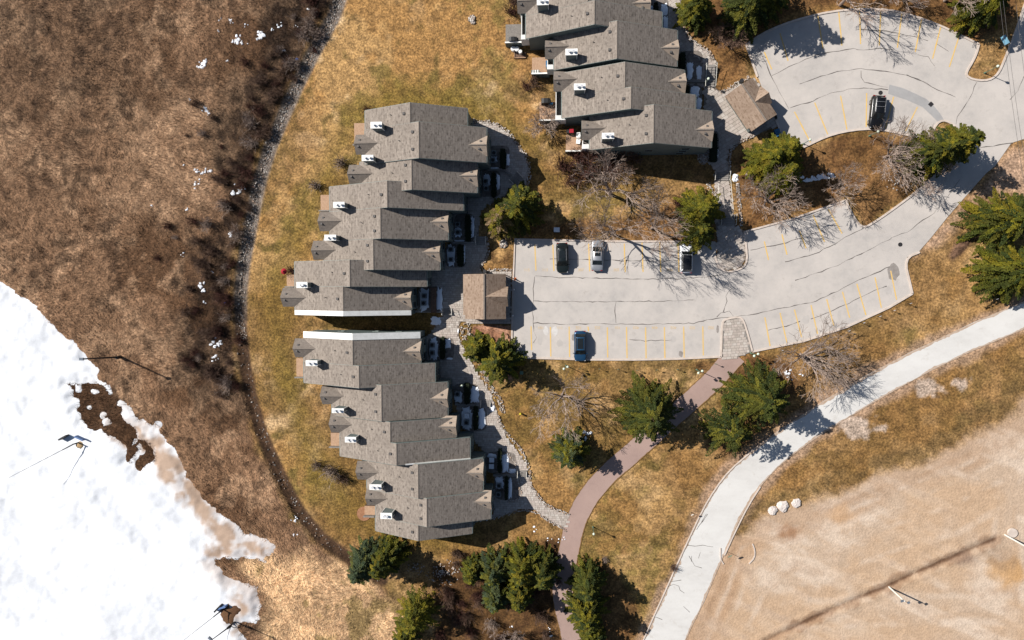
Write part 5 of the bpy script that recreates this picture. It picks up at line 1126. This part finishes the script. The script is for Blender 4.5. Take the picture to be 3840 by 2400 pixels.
# ------------------------------------------------------------------ grass blades over the ground
def blades(name, n, wfun, hl, wd, lie, seed, kcol=(.55, 1.5), mean_dir=None):
    rs = np.random.RandomState(seed); X = rs.uniform(gx[0], gx[-1], n); Y = rs.uniform(gy[0], gy[-1], n)
    i = np.clip(((X-gx[0])/STEP).astype(int), 0, len(gx)-1); j = np.clip(((Y-gy[0])/STEP).astype(int), 0, len(gy)-1)
    ok = rs.rand(n) < wfun(i, j); X, Y, i, j = X[ok], Y[ok], i[ok], j[ok]; n = len(X)
    Z = GZ[i, j]-.01; L = rs.uniform(*hl, n); az = rs.uniform(0, 6.28, n)
    if mean_dir is not None: az = mean_dir(X, Y)+rs.normal(0, .7, n)
    el = rs.uniform(*lie, n); W = rs.uniform(*wd, n)
    d = np.stack([np.cos(az)*np.cos(el), np.sin(az)*np.cos(el), np.sin(el)], 1); s = np.stack([-np.sin(az), np.cos(az), 0*az], 1)
    p = np.stack([X, Y, Z], 1)
    v = np.stack([p-s*W[:, None]*.5, p+s*W[:, None]*.5, p+d*L[:, None]+s*W[:, None]*.12], 1).reshape(-1, 3)
    k = rs.uniform(*kcol, n)[:, None]; c = GC[i, j]*k; c = np.repeat(c, 3, 0)
    me = bpy.data.meshes.new(name); me.vertices.add(3*n); me.vertices.foreach_set('co', v.astype('f').ravel()); me.loops.add(3*n); me.loops.foreach_set('vertex_index', np.arange(3*n, dtype='i'))
    me.polygons.add(n); me.polygons.foreach_set('loop_start', np.arange(0, 3*n, 3, dtype='i')); me.polygons.foreach_set('loop_total', np.full(n, 3, 'i')); me.update()
    at = me.color_attributes.new('Col', 'FLOAT_COLOR', 'POINT'); at.data.foreach_set('color', np.concatenate([c, np.ones((3*n, 1))], 1).astype('f').ravel()); me.materials.append(M_grass)
    return tag(link(name, me), kind='stuff')
snowm = sd > 0.0
open_ = (PAVED < -.25) & ~snowm & (SW > 1.1)
mdir = lambda X, Y: 6.28*fbm(X, Y, 14, 3, 66)*1.6
blades('meadow_grass', 520000, lambda i, j: np.where(open_[i, j], MW[i, j]*(1-DW[i, j]), 0), (.3, .95), (.035, .085), (.12, .95), 1, (.42, 1.95), mdir)
blades('lawn_grass', 420000, lambda i, j: np.where(open_[i, j], (1-MW[i, j])*(1-DW[i, j]), 0), (.08, .24), (.025, .06), (.1, .9), 2, (.65, 1.45))

# ------------------------------------------------------------------ cars
def loft(mb, st, close=True):
    """stations of equal-length rings"""
    n = len(mb.v); k = len(st[0])
    for r in st: mb.v += r
    for i in range(len(st)-1):
        for j in range(k-1): mb.f.append((n+i*k+j, n+i*k+j+1, n+(i+1)*k+j+1, n+(i+1)*k+j))
    if close: mb.f.append(tuple(range(n+k-1, n-1, -1))); mb.f.append(tuple(range(n+(len(st)-1)*k, n+len(st)*k)))
def paint(name, c, rough=.25, metal=.3):
    return plain(name, c, tuple(x*.9 for x in c), 2, rough, .5, metal, coat=.25)
M_tyre = plain('tyre_rubber', (.015, .015, .015), (.022, .022, .022), 4, .8)
M_rim = plain('alloy_rim', (.45, .45, .46), (.3, .3, .31), 4, .3, metal=.7)
M_lampred = plain('tail_lamp_red', (.25, .008, .008), (.18, .006, .006), 3, .2)
M_lampw = plain('head_lamp_glass', (.5, .52, .55), (.35, .36, .38), 3, .15)
def car(px, py, rz, L, W, Hc, body, roofm, label, name, belt=.95, cab=(-.42, -.30, .12, .27), rails=None, sunroof=None, hood=.5):
    """x forward; cab = rear base, rear roof, front roof, windscreen base as fractions of the length"""
    x, y = P(px, py, .8); t = thing(name, (x, y, 0), label, 'car', 'cars in the marked stalls', rz)
    h = W/2; st = []
    for f, wf, zt, zb in ((-.5, .74, belt*.80, .42), (-.485, .86, belt*.93, .32), (-.45, .95, belt, .28), (-.36, 1.0, belt*1.03, .25), (-.15, 1.0, belt*1.03, .24), (.1, 1.0, belt*1.02, .24), (.24, 1.0, belt*1.0, .25), (.34, .985, belt*.95, .26), (.43, .94, belt*.88, .28), (.475, .84, belt*.8, .32), (.5, .66, belt*.66, .42)):
        X = f*L; w = h*wf
        st.append([(X, -w*.9, zb), (X, -w, zb+.18), (X, -w, zt*.72), (X, -w*.95, zt*.95), (X, -w*.80, zt), (X, -w*.4, zt+.035), (X, 0, zt+.045), (X, w*.4, zt+.035), (X, w*.80, zt), (X, w*.95, zt*.95), (X, w, zt*.72), (X, w, zb+.18), (X, w*.9, zb)])
    mb = MB(); loft(mb, st); bd = part('body', mb, body, t, True, local=True)
    rb, rr, fr, fb = [q*L for q in cab]; wb = h*.86; wr = h*.70; zb = belt*1.0; zr = Hc
    # glasshouse: one ring of glass panes, roof panel on top
    def pane(nm, pts, m, off=.012):
        a, b, c = Vector(pts[0]), Vector(pts[1]), Vector(pts[2]); n = (b-a).cross(c-a).normalized()
        mb = MB(); q = [Vector(p) for p in pts]; mb.quad([tuple(p+n*off) for p in q]); mb.quad([tuple(p-n*.02) for p in q][::-1])
        k = len(pts)
        for i in range(k): j = (i+1) % k; mb.quad([tuple(q[i]-n*.02), tuple(q[j]-n*.02), tuple(q[j]+n*off), tuple(q[i]+n*off)])
        return part(nm, mb, m, t, local=True)
    mb = MB(); loft(mb, [[(rb, -wb, zb-.05), (rr, -wr, zr-.02), (fr, -wr, zr-.02), (fb, -wb, zb-.05)], [(rb, 0, zb-.05), (rr, 0, zr), (fr, 0, zr), (fb, 0, zb-.05)], [(rb, wb, zb-.05), (rr, wr, zr-.02), (fr, wr, zr-.02), (fb, wb, zb-.05)]], False)
    for s in (-1, 1): mb.quad([(rb, s*wb, zb-.05), (rr, s*wr, zr-.02), (fr, s*wr, zr-.02), (fb, s*wb, zb-.05)][::s])
    part('cabin', mb, body, t, local=True)
    def lp(a, b, q): return tuple(a[i]+(b[i]-a[i])*q for i in range(3))
    wsb = [(fb, -wb, zb-.02), (fb, wb, zb-.02), (fr, wr, zr-.03), (fr, -wr, zr-.03)]; pane('windscreen', [lp(wsb[0], wsb[3], .08), lp(wsb[1], wsb[2], .08), lp(wsb[1], wsb[2], .97), lp(wsb[0], wsb[3], .97)], M_glass, .03)
    rsb = [(rb, wb, zb-.02), (rb, -wb, zb-.02), (rr, -wr, zr-.03), (rr, wr, zr-.03)]; pane('rear_window', [lp(rsb[0], rsb[3], .15), lp(rsb[1], rsb[2], .15), lp(rsb[1], rsb[2], .95), lp(rsb[0], rsb[3], .95)], M_glass, .03)
    for s in (-1, 1):
        for q0, q1 in ((.08, .48), (.53, .94)):
            B0 = lp((rb, s*wb, zb-.05), (fb, s*wb, zb-.05), q0); B1 = lp((rb, s*wb, zb-.05), (fb, s*wb, zb-.05), q1); T0 = lp((rr, s*wr, zr-.02), (fr, s*wr, zr-.02), q0); T1 = lp((rr, s*wr, zr-.02), (fr, s*wr, zr-.02), q1)
            pts = [lp(B0, T0, .2), lp(B1, T1, .2), lp(B1, T1, .9), lp(B0, T0, .9)]; pane('side_window', pts if s < 0 else pts[::-1], M_glass, .02)
    st = []
    for f in (0, .1, .5, .9, 1.0):
        X = rr+(fr-rr)*f; e = .03 if f in (0, 1.0) else 0
        st.append([(X, -wr-.01, zr-.03-e*.5), (X, -wr*.9, zr+.03-e), (X, 0, zr+.055-e), (X, wr*.9, zr+.03-e), (X, wr+.01, zr-.03-e*.5)])
    mb = MB(); loft(mb, st, False); rf = part('roof', mb, roofm, t, True, local=True)
    if sunroof:
        a, b = sunroof; mb = MB(); mb.box(rr+(fr-rr)*a, rr+(fr-rr)*b, -wr*.68, wr*.68, zr+.02, zr+.066); part('sunroof', mb, M_glass, rf, local=True)
    if rails:
        for s in (-1, 1):
            mb = MB(); mb.tube((rr+.05, s*wr*.93, zr+.1), (fr-.1, s*wr*.93, zr+.1), .03, k=6)
            for X in (rr+.1, fr-.15): mb.tube((X, s*wr*.93, zr), (X, s*wr*.93, zr+.1), .025, k=5)
            part('roof_rail', mb, rails, rf, local=True)
        if name == 'black_suv':
            for f in (.28, .6):
                mb = MB(); X = rr+(fr-rr)*f; mb.tube((X, -wr*.93, zr+.13), (X, wr*.93, zr+.13), .035, k=6); part('cross_bar', mb, rails, rf, local=True)
    for s in (-1, 1):
        mb = MB(); mb.obox(fb-.18, s*(h+.09), zb+.02, .12, .2, .15); part('mirror', mb, body, t, local=True)
        mb = MB(); mb.obox(.462*L, s*h*.66, belt*.72, .16, .34, .13, s*-.35); part('headlight', mb, M_lampw, t, local=True)
        mb = MB(); mb.obox(-.487*L, s*h*.70, belt*.84, .12, .34, .18, s*.2); part('taillight', mb, M_lampred, t, local=True)
        for fx in (-.30, .315):
            w = MB(); c = (fx*L, s*(h-.1), .34); w.tube((c[0], c[1]-.11, c[2]), (c[0], c[1]+.11, c[2]), .34, k=18); wh = part('wheel', w, M_tyre, t, local=True)
            r = MB(); r.tube((c[0], c[1]+s*.10, c[2]), (c[0], c[1]+s*.125, c[2]), .21, k=14); part('rim', r, M_rim, wh, local=True)
    mb = MB(); mb.obox(.497*L, 0, .45, .07, h*.95, .2); part('front_grille', mb, M_black, t, local=True)
    mb = MB(); mb.obox(-.497*L, 0, .5, .05, .5, .14); part('number_plate', mb, M_white, t, local=True)
    for s in (-1, 1):
        mb = MB(); mb.tube((fb+.05, s*.1, zb+.03), (fb-.12, s*.1+.45, zb+.14), .012, k=4); part('wiper', mb, M_black, t, local=True)
DN, UPD = -math.pi/2, math.pi/2
car(2109, 967, DN+.03, 4.6, 1.86, 1.68, paint('dark_green_paint', (.012, .017, .016)), paint('dark_green_roof_paint', (.012, .017, .018)), 'dark green wagon, leftmost car in the upper stalls of the lower lot', 'station_wagon', sunroof=(.2, .75), rails=M_rim)
car(2240, 957, UPD-.02, 4.75, 1.84, 1.45, paint('silver_paint', (.38, .39, .41), .3, .6), paint('silver_roof_paint', (.42, .43, .45), .3, .6), 'silver sedan with a sunroof under leafless branches', 'sedan', belt=.9, cab=(-.33, -.17, .1, .27), sunroof=(.5, .9))
car(2574, 968, UPD, 4.5, 1.86, 1.7, paint('white_paint', (.78, .78, .78), .3, 0), paint('black_roof_paint', (.012, .012, .014)), 'white car with a black roof beside the cedar pair', 'white_suv', rails=M_black, cab=(-.46, -.4, .1, .23))
car(2176, 1298, DN+.01, 4.7, 1.88, 1.62, paint('navy_paint', (.012, .05, .11)), paint('navy_roof_paint', (.02, .07, .14)), 'navy blue hatchback parked alone in the lower stalls', 'hatchback', sunroof=(.08, .9), rails=M_steel)
car(3290, 420, DN-.08, 4.75, 1.95, 1.8, paint('black_paint', (.008, .008, .009)), paint('black_gloss_roof', (.008, .008, .009)), 'black vehicle with chrome roof bars in the upper lot', 'black_suv', belt=1.05, cab=(-.46, -.38, .08, .22), rails=M_rim)

# ------------------------------------------------------------------ lamps, posts, wires
def lamp(px, py, label, h=3.0, heads=1, rz=0.0):
    x, y = P(px, py); t = thing('lamp_post', (x, y, 0), label, 'lamp post', 'green globe lamp posts', rz)
    mb = MB(); mb.tube((0, 0, 0), (0, 0, .35), .14, .1, 10); part('base', mb, M_green_metal, t, local=True)
    mb = MB(); mb.tube((0, 0, .3), (0, 0, h-.2), .055, .045, 8); part('pole', mb, M_green_metal, t, local=True)
    for k in range(heads):
        o = 0 if heads == 1 else (-.32, .32)[k]
        if heads > 1: mb = MB(); mb.tube((0, 0, h-.25), (o, 0, h-.1), .03, k=6); part('arm', mb, M_green_metal, t, local=True)
        mb = MB(); mb.tube((o, 0, h-.2), (o, 0, h-.08), .09, .12, 8); part('fitter', mb, M_green_metal, t, local=True)
        mb = MB(); mb.ball((o, 0, h+.1), .2, 12, 8); part('globe', mb, M_globe, t, True, local=True)
lamp(3692, 274, 'green globe lamp on the grass tip by the upper lot exit', 3.0)
lamp(2122, 1371, 'double globe lamp on the lawn right of the navy car', 3.0, 2, .5)
lamp(2612, 1386, 'double globe lamp on the lawn near the start of the red path', 3.0, 2, .5)
lamp(2815, 1324, 'globe lamp at the corner where the red path meets the lot', 3.0, 2, .5)
lamp(2224, 1976, 'globe lamp on the lawn east of the red path junction', 3.0)
lamp(1742, 1438, 'globe lamp at the end of the hedge by the second house, lower row', 2.6)
lamp(2643, 316, 'globe lamp at the foot of the long flight of steps', 2.6)
lamp(3012, 540, 'globe lamp at the corner of the upper lot behind the cedar', 2.8)
lamp(3260, 510, 'globe lamp on the island behind the black vehicle', 2.8)
def sign_post(px, py, label, h=1.3, w=.3, rz=.4, mat=None, group='stall sign posts'):
    x, y = P(px, py); t = thing('sign_post', (x, y, 0), label, 'sign post', group, rz)
    mb = MB(); mb.tube((0, 0, 0), (0, 0, h), .03, k=6); part('post', mb, M_steel, t, local=True)
    mb = MB(); mb.box(-w/2, w/2, .032, .05, h-.3, h); part('sign_panel', mb, mat or M_green_metal, t, local=True)
SIGNS = [((2174, 1380), 'first'), ((2247, 1381), 'second'), ((2317, 1383), 'third'), ((2387, 1386), 'fourth'), ((2460, 1385), 'fifth'), ((2537, 1383), 'sixth')]
for (p, w) in SIGNS: sign_post(*p, w+' thin post from the left along the south kerb of the lower lot')
sign_post(2680, 1363, 'thin post at the south kerb nearest the red path')
for (p, lb) in (((2926, 1313), 'thin post with a pale plate below the southeast stalls near the leafless tree'), ((3174, 1240), 'thin post in the shade under the southeast stalls'), ((3229, 1210), 'thin post left of three along the southeast kerb'), ((3289, 1186), 'thin post second of three along the southeast kerb'), ((3342, 1164), 'thin post third of three along the southeast kerb'), ((3402, 1138), 'thin post by the southeast corner of the lower lot'), ((3722, 1122), 'thin post beside the pale road at the right'), ((3418, 730), 'thin post on the kerb of the curved road')):
    sign_post(*p, lb, mat=M_pipe)
sign_post(2590, 1920, 'sign post with a dark plate at the kerb of the pale road', 1.6, .4, mat=M_white)
sign_post(2726, 2068, 'green street sign on the dirt island beside the pale road', 2.2, .7, .5)
sign_post(3684, 108, 'small pale sign in the shade at the upper lot exit', 1.4, .35, .6, M_pipe)
x, y = P(3742, 165); t = thing('notice_board', (x, y, 0), 'slanted blue notice board on two legs on the upper grass tip', 'sign', None, R(-62))
M_blue = plain('pale_blue_panel', (.12, .26, .34), (.1, .22, .3), 2, .5); M_bluebin = plain('blue_plastic', (.03, .13, .26), (.02, .1, .2), 2, .5)
mb = MB(); mb.yz_prism([(-.28, 1.45), (.28, 1.75), (.28, 1.8), (-.28, 1.5)], -.65, .65); part('panel', mb, M_blue, t, local=True)
for s in (-.5, .5): mb = MB(); mb.tube((s, 0, 0), (s, 0, 1.6), .05, k=6); part('leg', mb, M_steel, t, local=True)

def wire(p0, p1, label, r=.022, z0=8.0, z1=7.6):
    a = Vector((*P(*p0, z0), z0)); b = Vector((*P(*p1, z1), z1)); d = (b-a); a = a-d*.35; b = b+d*.5; mb = MB(); q = None
    for k in range(25):
        f = k/24; p = a.lerp(b, f); p.z -= .5*4*f*(1-f)
        if q: mb.tube(q, p, r, k=4, caps=False)
        q = p
    solo('overhead_wire', mb, M_steel, label, 'wire', 'overhead wires at the upper right')
wire((3755, 0), (3822, 520), 'left overhead wire crossing the upper lot exit'); wire((3768, 0), (3838, 520), 'middle overhead wire crossing the upper lot exit'); wire((3815, 0), (3870, 420), 'right overhead wire at the corner of the photo')
M_led = plain('grey_lamp_head', (.12, .14, .17), (.08, .1, .12), 3, .4)
def pole(px, py, h, label, r=.13, lean=(0, 0)):
    x, y = P(px, py); t = thing('utility_pole', (x, y, 0), label, 'pole', 'white poles in the dirt lot')
    mb = MB(); mb.tube((0, 0, -.3), (lean[0], lean[1], h), r, r*.8, 10); part('shaft', mb, M_wood_pole, t, local=True)
    mb = MB(); mb.tube((lean[0]-.3, lean[1], h-.15), (lean[0]+.6, lean[1]-.2, h-.1), .04, k=6); part('bracket', mb, M_steel, t, local=True)
    for q in (-.3, .6): mb = MB(); mb.obox(lean[0]+q, lean[1]-.2*(q > 0), h-.05, .4, .26, .16, .5); part('floodlight', mb, M_led, t, local=True)
pole(3336, 2203, 4.6, 'white floodlight pole standing in the muddy trench')
pole(3769, 2006, 5.6, 'white floodlight pole at the right photo edge')
x, y = P(3795, 1997); mb = MB(); mb.tube((x, y, 0), (x, y, .25), .72, .68, 20); solo('concrete_manhole_ring', mb, M_kerb, 'round pale concrete ring at the foot of the right floodlight pole', 'manhole')

# snow-making gear on the left
x, y = P(452, 1339); t = thing('light_mast', (x, y, 0), 'tall dark lamp mast at the meadow edge beside the snow', 'mast')
mb = MB(); mb.tube((0, 0, -.3), (-.6, .5, 8.2), .17, .1, 9); part('shaft', mb, M_steel, t, local=True)
mb = MB(); mb.box(-.9, -.25, .3, .7, 8.15, 8.35); part('lamp_head', mb, M_led, t, local=True)
mb = MB(); mb.tube((0, 0, -.2), (0, 0, 1.1), .28, .24, 10); part('base_guard', mb, M_black, t, local=True)
def lance(px, py, tip, z, label, r=.06, head=False, pad=None):
    x, y = P(px, py); g = gz_at(x, y)+.3; t = thing('snow_lance', (x, y, g), label, 'snow lance', 'snow-making lances'); a = P(*tip, z); d = Vector((a[0]-x, a[1]-y, z-g))
    mb = MB(); mb.tube((0, 0, -.5), (0, 0, 1.6), .13, .11, 8); part('stand', mb, M_steel, t, local=True)
    mb = MB(); mb.tube((0, 0, 1.4), tuple(d), r, r*.5, 7); part('boom', mb, M_steel, t, local=True)
    mb = MB(); mb.tube((0, 0, 1.4), tuple(d*.18+Vector((0, 0, 1.1))), r*2, r*1.6, 7); part('hydrant_sleeve', mb, M_black, t, local=True)
    if head: mb = MB(); mb.obox(d.x-.3, d.y+.1, d.z, .75, .3, .25, -.7); part('nozzle_head', mb, M_led, t, local=True)
    if pad:
        for k, (qx, qy, ang, m) in enumerate(pad): mb = MB(); mb.obox(qx, qy, .5, 1.5, .25, 1.0, ang); part('crash_pad', mb, m, t, local=True)
    mb = MB()
    for k in range(10): a0 = k*.55; mb.tube((.5*math.cos(a0), -.45+.45*math.sin(a0), .15), (.5*math.cos(a0+.55), -.45+.45*math.sin(a0+.55), .15), .06, k=5)
    part('hose', mb, M_black, t, local=True)
M_pad = plain('blue_pad', (.1, .17, .33), (.08, .13, .26), 2, .6)
lance(300, 1658, (34, 1791), 5.5, 'long thin snow lance over the white slope with a blue pad', .05, False, ((-2.3, .9, .5, M_black), (.55, .85, -.4, M_pad)))
lance(842, 2278, (690, 2400), 5.0, 'thin snow lance beside the mud hole at the lower left', .05, False, ((-.6, .3, .8, M_black), (.1, .5, .3, M_pad)))
lance(884, 2328, (796, 2398), 7.0, 'thick snow lance with a lamp head at the lower left', .12, True)
mb = MB(); mb.ball((0, 0, 0), 1, 10, 6); x, y = P(858, 2300); mb2 = MB(); b = blob(x, y, 1.5, 1.7)
zz = float(np.interp(0, [0, 1], [0, 1])); mb2.v = []; mb2.f = []
mound(mb2, x, y, 1.6, 1.9, gz_at(x, y)+.38, .22, 22, 1.0, A(120, 88, 62)); x2, y2 = P(885, 2285); mound(mb2, x2, y2, 1.1, 1.0, gz_at(x2, y2)+.4, .2, 16, 1.0, A(104, 74, 52)); x3, y3 = P(305, 1668); mound(mb2, x3, y3, .75, .7, gz_at(x3, y3)+.4, .2, 16, 1.0, A(190, 160, 120))
solo('mud_mound', mb2, M_rock, None, None, None, 'stuff', True)

# ------------------------------------------------------------------ small things on decks and lawns
def simple(name, px, py, z, label, cat, parts_, rz=0.0, group=None):
    x, y = P(px, py, z); t = thing(name, (x, y, z), label, cat, group, rz)
    for nm, fn, m in parts_:
        mb = MB(); fn(mb); part(nm, mb, m, t, local=True)
    return t
M_redc = plain('red_canvas', (.32, .012, .025), (.24, .01, .02), 2, .7); M_or = plain('orange_plastic', (.6, .12, .01), (.5, .1, .01), 3, .5); M_chair = plain('white_resin', (.75, .74, .72), (.65, .64, .62), 3, .5); M_yel = plain('yellow_plastic', (.6, .5, .05), (.5, .4, .04), 3, .5)
def umb(mb):
    for k in range(8):
        a, b = 2*math.pi*k/8, 2*math.pi*(k+1)/8; mb.quad([(0, 0, 2.3), (.5*math.cos(a), .5*math.sin(a), 1.85), (.5*math.cos(b), .5*math.sin(b), 1.85)])
simple('patio_umbrella', 1083, 1019, .9, 'red patio umbrella on the deck of the bottom house, middle row', 'umbrella', [('canopy', umb, M_redc), ('pole', lambda m: m.tube((0, 0, 0), (0, 0, 2.35), .03, k=6), M_steel)])
def chair_parts(c): return [('seat', lambda m: m.box(-.3, .3, -.3, .3, .32, .4), c), ('backrest', lambda m: m.box(.24, .32, -.3, .3, .4, 1.0), c), ('armrest', lambda m: m.box(-.3, .3, -.38, -.28, .58, .64), c), ('armrest', lambda m: m.box(-.3, .3, .28, .38, .58, .64), c)] + [('leg', (lambda a, b: lambda m: m.box(a-.04, a+.04, b-.04, b+.04, 0, .33))(a, b), c) for a in (-.25, .25) for b in (-.25, .25)]
simple('patio_chair', 2168, 510, 1.2, 'upper white deck chair at the bottom house of the right row', 'chair', chair_parts(M_chair), 0.1, 'white deck chairs')
simple('patio_chair', 2168, 533, 1.2, 'lower white deck chair at the bottom house of the right row', 'chair', chair_parts(M_chair), -.1, 'white deck chairs')
simple('barbecue', 2140, 497, 1.2, 'red lidded barbecue on the shaded deck end', 'barbecue', [('cabinet', lambda m: m.box(-.6, .6, -.28, .28, 0, .85), M_black), ('lid', lambda m: m.xz_prism([(-.2, .85), (.5, .85), (.42, 1.12), (-.12, 1.12)], -.28, .28), M_redc), ('side_shelf', lambda m: m.box(-.62, -.22, -.25, .25, .86, .9), M_steel)])
simple('barbecue', 2048, 385, 1.2, 'black covered barbecue on the sunny deck of the right row', 'barbecue', [('cover', lambda m: m.xz_prism([(-.75, 0), (.75, 0), (.65, 1.1), (.3, 1.3), (-.3, 1.3), (-.65, 1.1)], -.35, .35), M_black), ('blue_cloth', lambda m: m.box(.5, 1.0, -.45, -.2, 0, .8), M_bluebin)])
simple('barbecue', 1925, 155, 1.2, 'dark covered barbecue on the grey deck at the top', 'barbecue', [('cover', lambda m: m.xz_prism([(-.7, 0), (.7, 0), (.6, 1.0), (.25, 1.15), (-.25, 1.15), (-.6, 1.0)], -.3, .3), M_black), ('shelf', lambda m: m.box(.55, .8, -.25, .25, .7, .76), M_steel)])
def striped(t0):
    for k in range(7): mb = MB(); mb.box(-.62+k*.18, -.62+k*.18+.165, -.25, .25, .42, .47); part('slat', mb, M_chair if k % 2 else M_side, t0, local=True)
t = simple('bench', 2008, 272, 1.2, 'blue and white striped bench on a deck of the right row', 'bench', [('leg', lambda m: m.box(-.55, -.48, -.2, .2, 0, .42), M_steel), ('leg', lambda m: m.box(.48, .55, -.2, .2, 0, .42), M_steel)]); striped(t)
simple('paddling_board', 2050, 248, 1.2, 'blue board leaning beside the white screen of the striped bench deck', 'board', [('board', lambda m: m.box(-.1, .1, -.45, .45, 0, 1.2), M_bluebin)])
for px, py, r, mt, lb in ((1926, 189, .36, M_pipe, 'left round bin with a pale lid below the grey deck'), (1940, 190, .36, M_pipe, 'middle round bin with a pale lid below the grey deck'), (1953, 200, .28, M_chair, 'small cream bin beside the two round bins')):
    simple('round_bin', px, py, 0, lb, 'bin', [('drum', (lambda r: lambda m: m.tube((0, 0, 0), (0, 0, .8), r*.9, r, 16))(r), mt), ('lid', (lambda r: lambda m: m.tube((0, 0, .8), (0, 0, .88), r*1.05, r*.8, 16))(r), M_chair)], 0, 'bins below the deck')
def frame_box(m):
    m.box(-.9, .9, -.45, -.37, 0, .25); m.box(-.9, -.82, -.45, .45, 0, .25)
simple('raised_bed', 1950, 208, 0, 'cedar edged planting bed below the grey deck', 'planter', [('edging', frame_box, M_deck), ('soil', lambda m: m.box(-.82, .9, -.37, .4, -.02, .12), M_bark_b)])
simple('traffic_cone', 1931, 1046, 0, 'orange cone at the corner of the lower shelter', 'cone', [('base', lambda m: m.box(-.2, .2, -.2, .2, 0, .04), M_or), ('cone', lambda m: m.tube((0, 0, .04), (0, 0, .6), .16, .04, 12), M_or)])
for px, py, lb in ((1930, 1086, 'upper dark bollard light in front of the lower shelter'), (1925, 1183, 'lower dark bollard light in front of the lower shelter')):
    simple('bollard_light', px, py, 0, lb, 'bollard', [('post', lambda m: m.tube((0, 0, 0), (0, 0, .8), .12, k=10), M_black), ('cap', lambda m: m.tube((0, 0, .8), (0, 0, .88), .13, .1, 10), M_chair)], 0, 'bollards at the shelter')
simple('litter_bin', 1820, 1018, 0, 'black litter bin behind the lower shelter', 'bin', [('drum', lambda m: m.tube((0, 0, 0), (0, 0, .85), .25, .28, 12), M_black), ('rim', lambda m: m.tube((0, 0, .85), (0, 0, .92), .3, .3, 12), M_steel)])
simple('litter_bin', 2776, 308, 0, 'black litter bin on the stone strip by the upper shelter', 'bin', [('drum', lambda m: m.tube((0, 0, 0), (0, 0, .85), .25, .28, 12), M_black), ('rim', lambda m: m.tube((0, 0, .85), (0, 0, .92), .3, .3, 12), M_steel)])
simple('blue_bin', 2911, 501, .0, 'blue lidded storage bin in the shade of the upper shelter', 'bin', [('box', lambda m: m.box(-.35, .35, -.5, .5, 0, .7), M_bluebin), ('lid', lambda m: m.box(-.38, .38, -.53, .53, .7, .78), M_bluebin)], .35)
simple('utility_box', 2088, 863, 0, 'pale metal utility box by the kerb under the evergreens', 'utility box', [('cabinet', lambda m: m.box(-.42, .42, -.32, .32, 0, .7), M_pipe), ('lid', lambda m: m.box(-.45, .45, -.35, .35, .7, .76), M_pipe)])
simple('utility_box', 1957, 1396, 0, 'green utility box in the shade of the big tufted pine', 'utility box', [('cabinet', lambda m: m.box(-.22, .22, -.22, .22, 0, .8), M_green_metal), ('lid', lambda m: m.box(-.25, .25, -.25, .25, .8, .86), M_green_metal)])
simple('utility_box', 2694, 129, 0, 'green utility box in the shade west of the upper lot', 'utility box', [('cabinet', lambda m: m.box(-.22, .22, -.2, .2, 0, .8), M_green_metal), ('lid', lambda m: m.box(-.25, .25, -.23, .23, .8, .86), M_green_metal)])
simple('fire_hydrant', 1953, 1550, 0, 'yellow hydrant on the lawn beside the lower row walkway', 'hydrant', [('barrel', lambda m: m.tube((0, 0, 0), (0, 0, .7), .14, .13, 10), M_yel), ('bonnet', lambda m: m.ball((0, 0, .72), .17, 10, 6), M_yel), ('nozzle', lambda m: m.tube((-.24, 0, .5), (.24, 0, .5), .07, k=8), M_yel)])
simple('white_post', 1763, 446, 0, 'short white post at the head of the upper walkway', 'post', [('post', lambda m: m.box(-.12, .12, -.18, .18, 0, 1.0), M_chair), ('cap', lambda m: m.box(-.15, .15, -.2, .2, 1.0, 1.06), M_chair)])
for px, py, lb in ((1113, 222, 'blue plastic scrap beside the top of the stone swale'), (845, 1137, 'blue plastic scrap in the dark thicket by the swale')):
    x, y = P(px, py); mb = MB(); mound(mb, x, y, .3, .28, gz_at(x, y)+.05, .2, 9, 1, (.02, .1, .4)); solo('plastic_scrap', mb, M_rock, lb, 'litter', None)
simple('planter_box', 1628, 1125, 0, 'long brown planter box in the front court of the bottom house, middle row', 'planter', [('box', lambda m: m.box(-.36, .36, -1.95, 1.95, 0, .9), M_bark_b), ('soil', lambda m: m.box(-.3, .3, -1.88, 1.88, .9, .93), M_bark_b)])
# round timber patio at the end of the lower row
x, y = P(1365, 1926); mb = MB(); mb.tube((x, y, 0), (x, y, .08), 1.15, k=28); solo('round_patio', mb, plain('terracotta_paving', A(190, 140, 105), A(160, 112, 82), 3, .9), 'round terracotta patio beside the bottom deck of the lower row', 'patio')
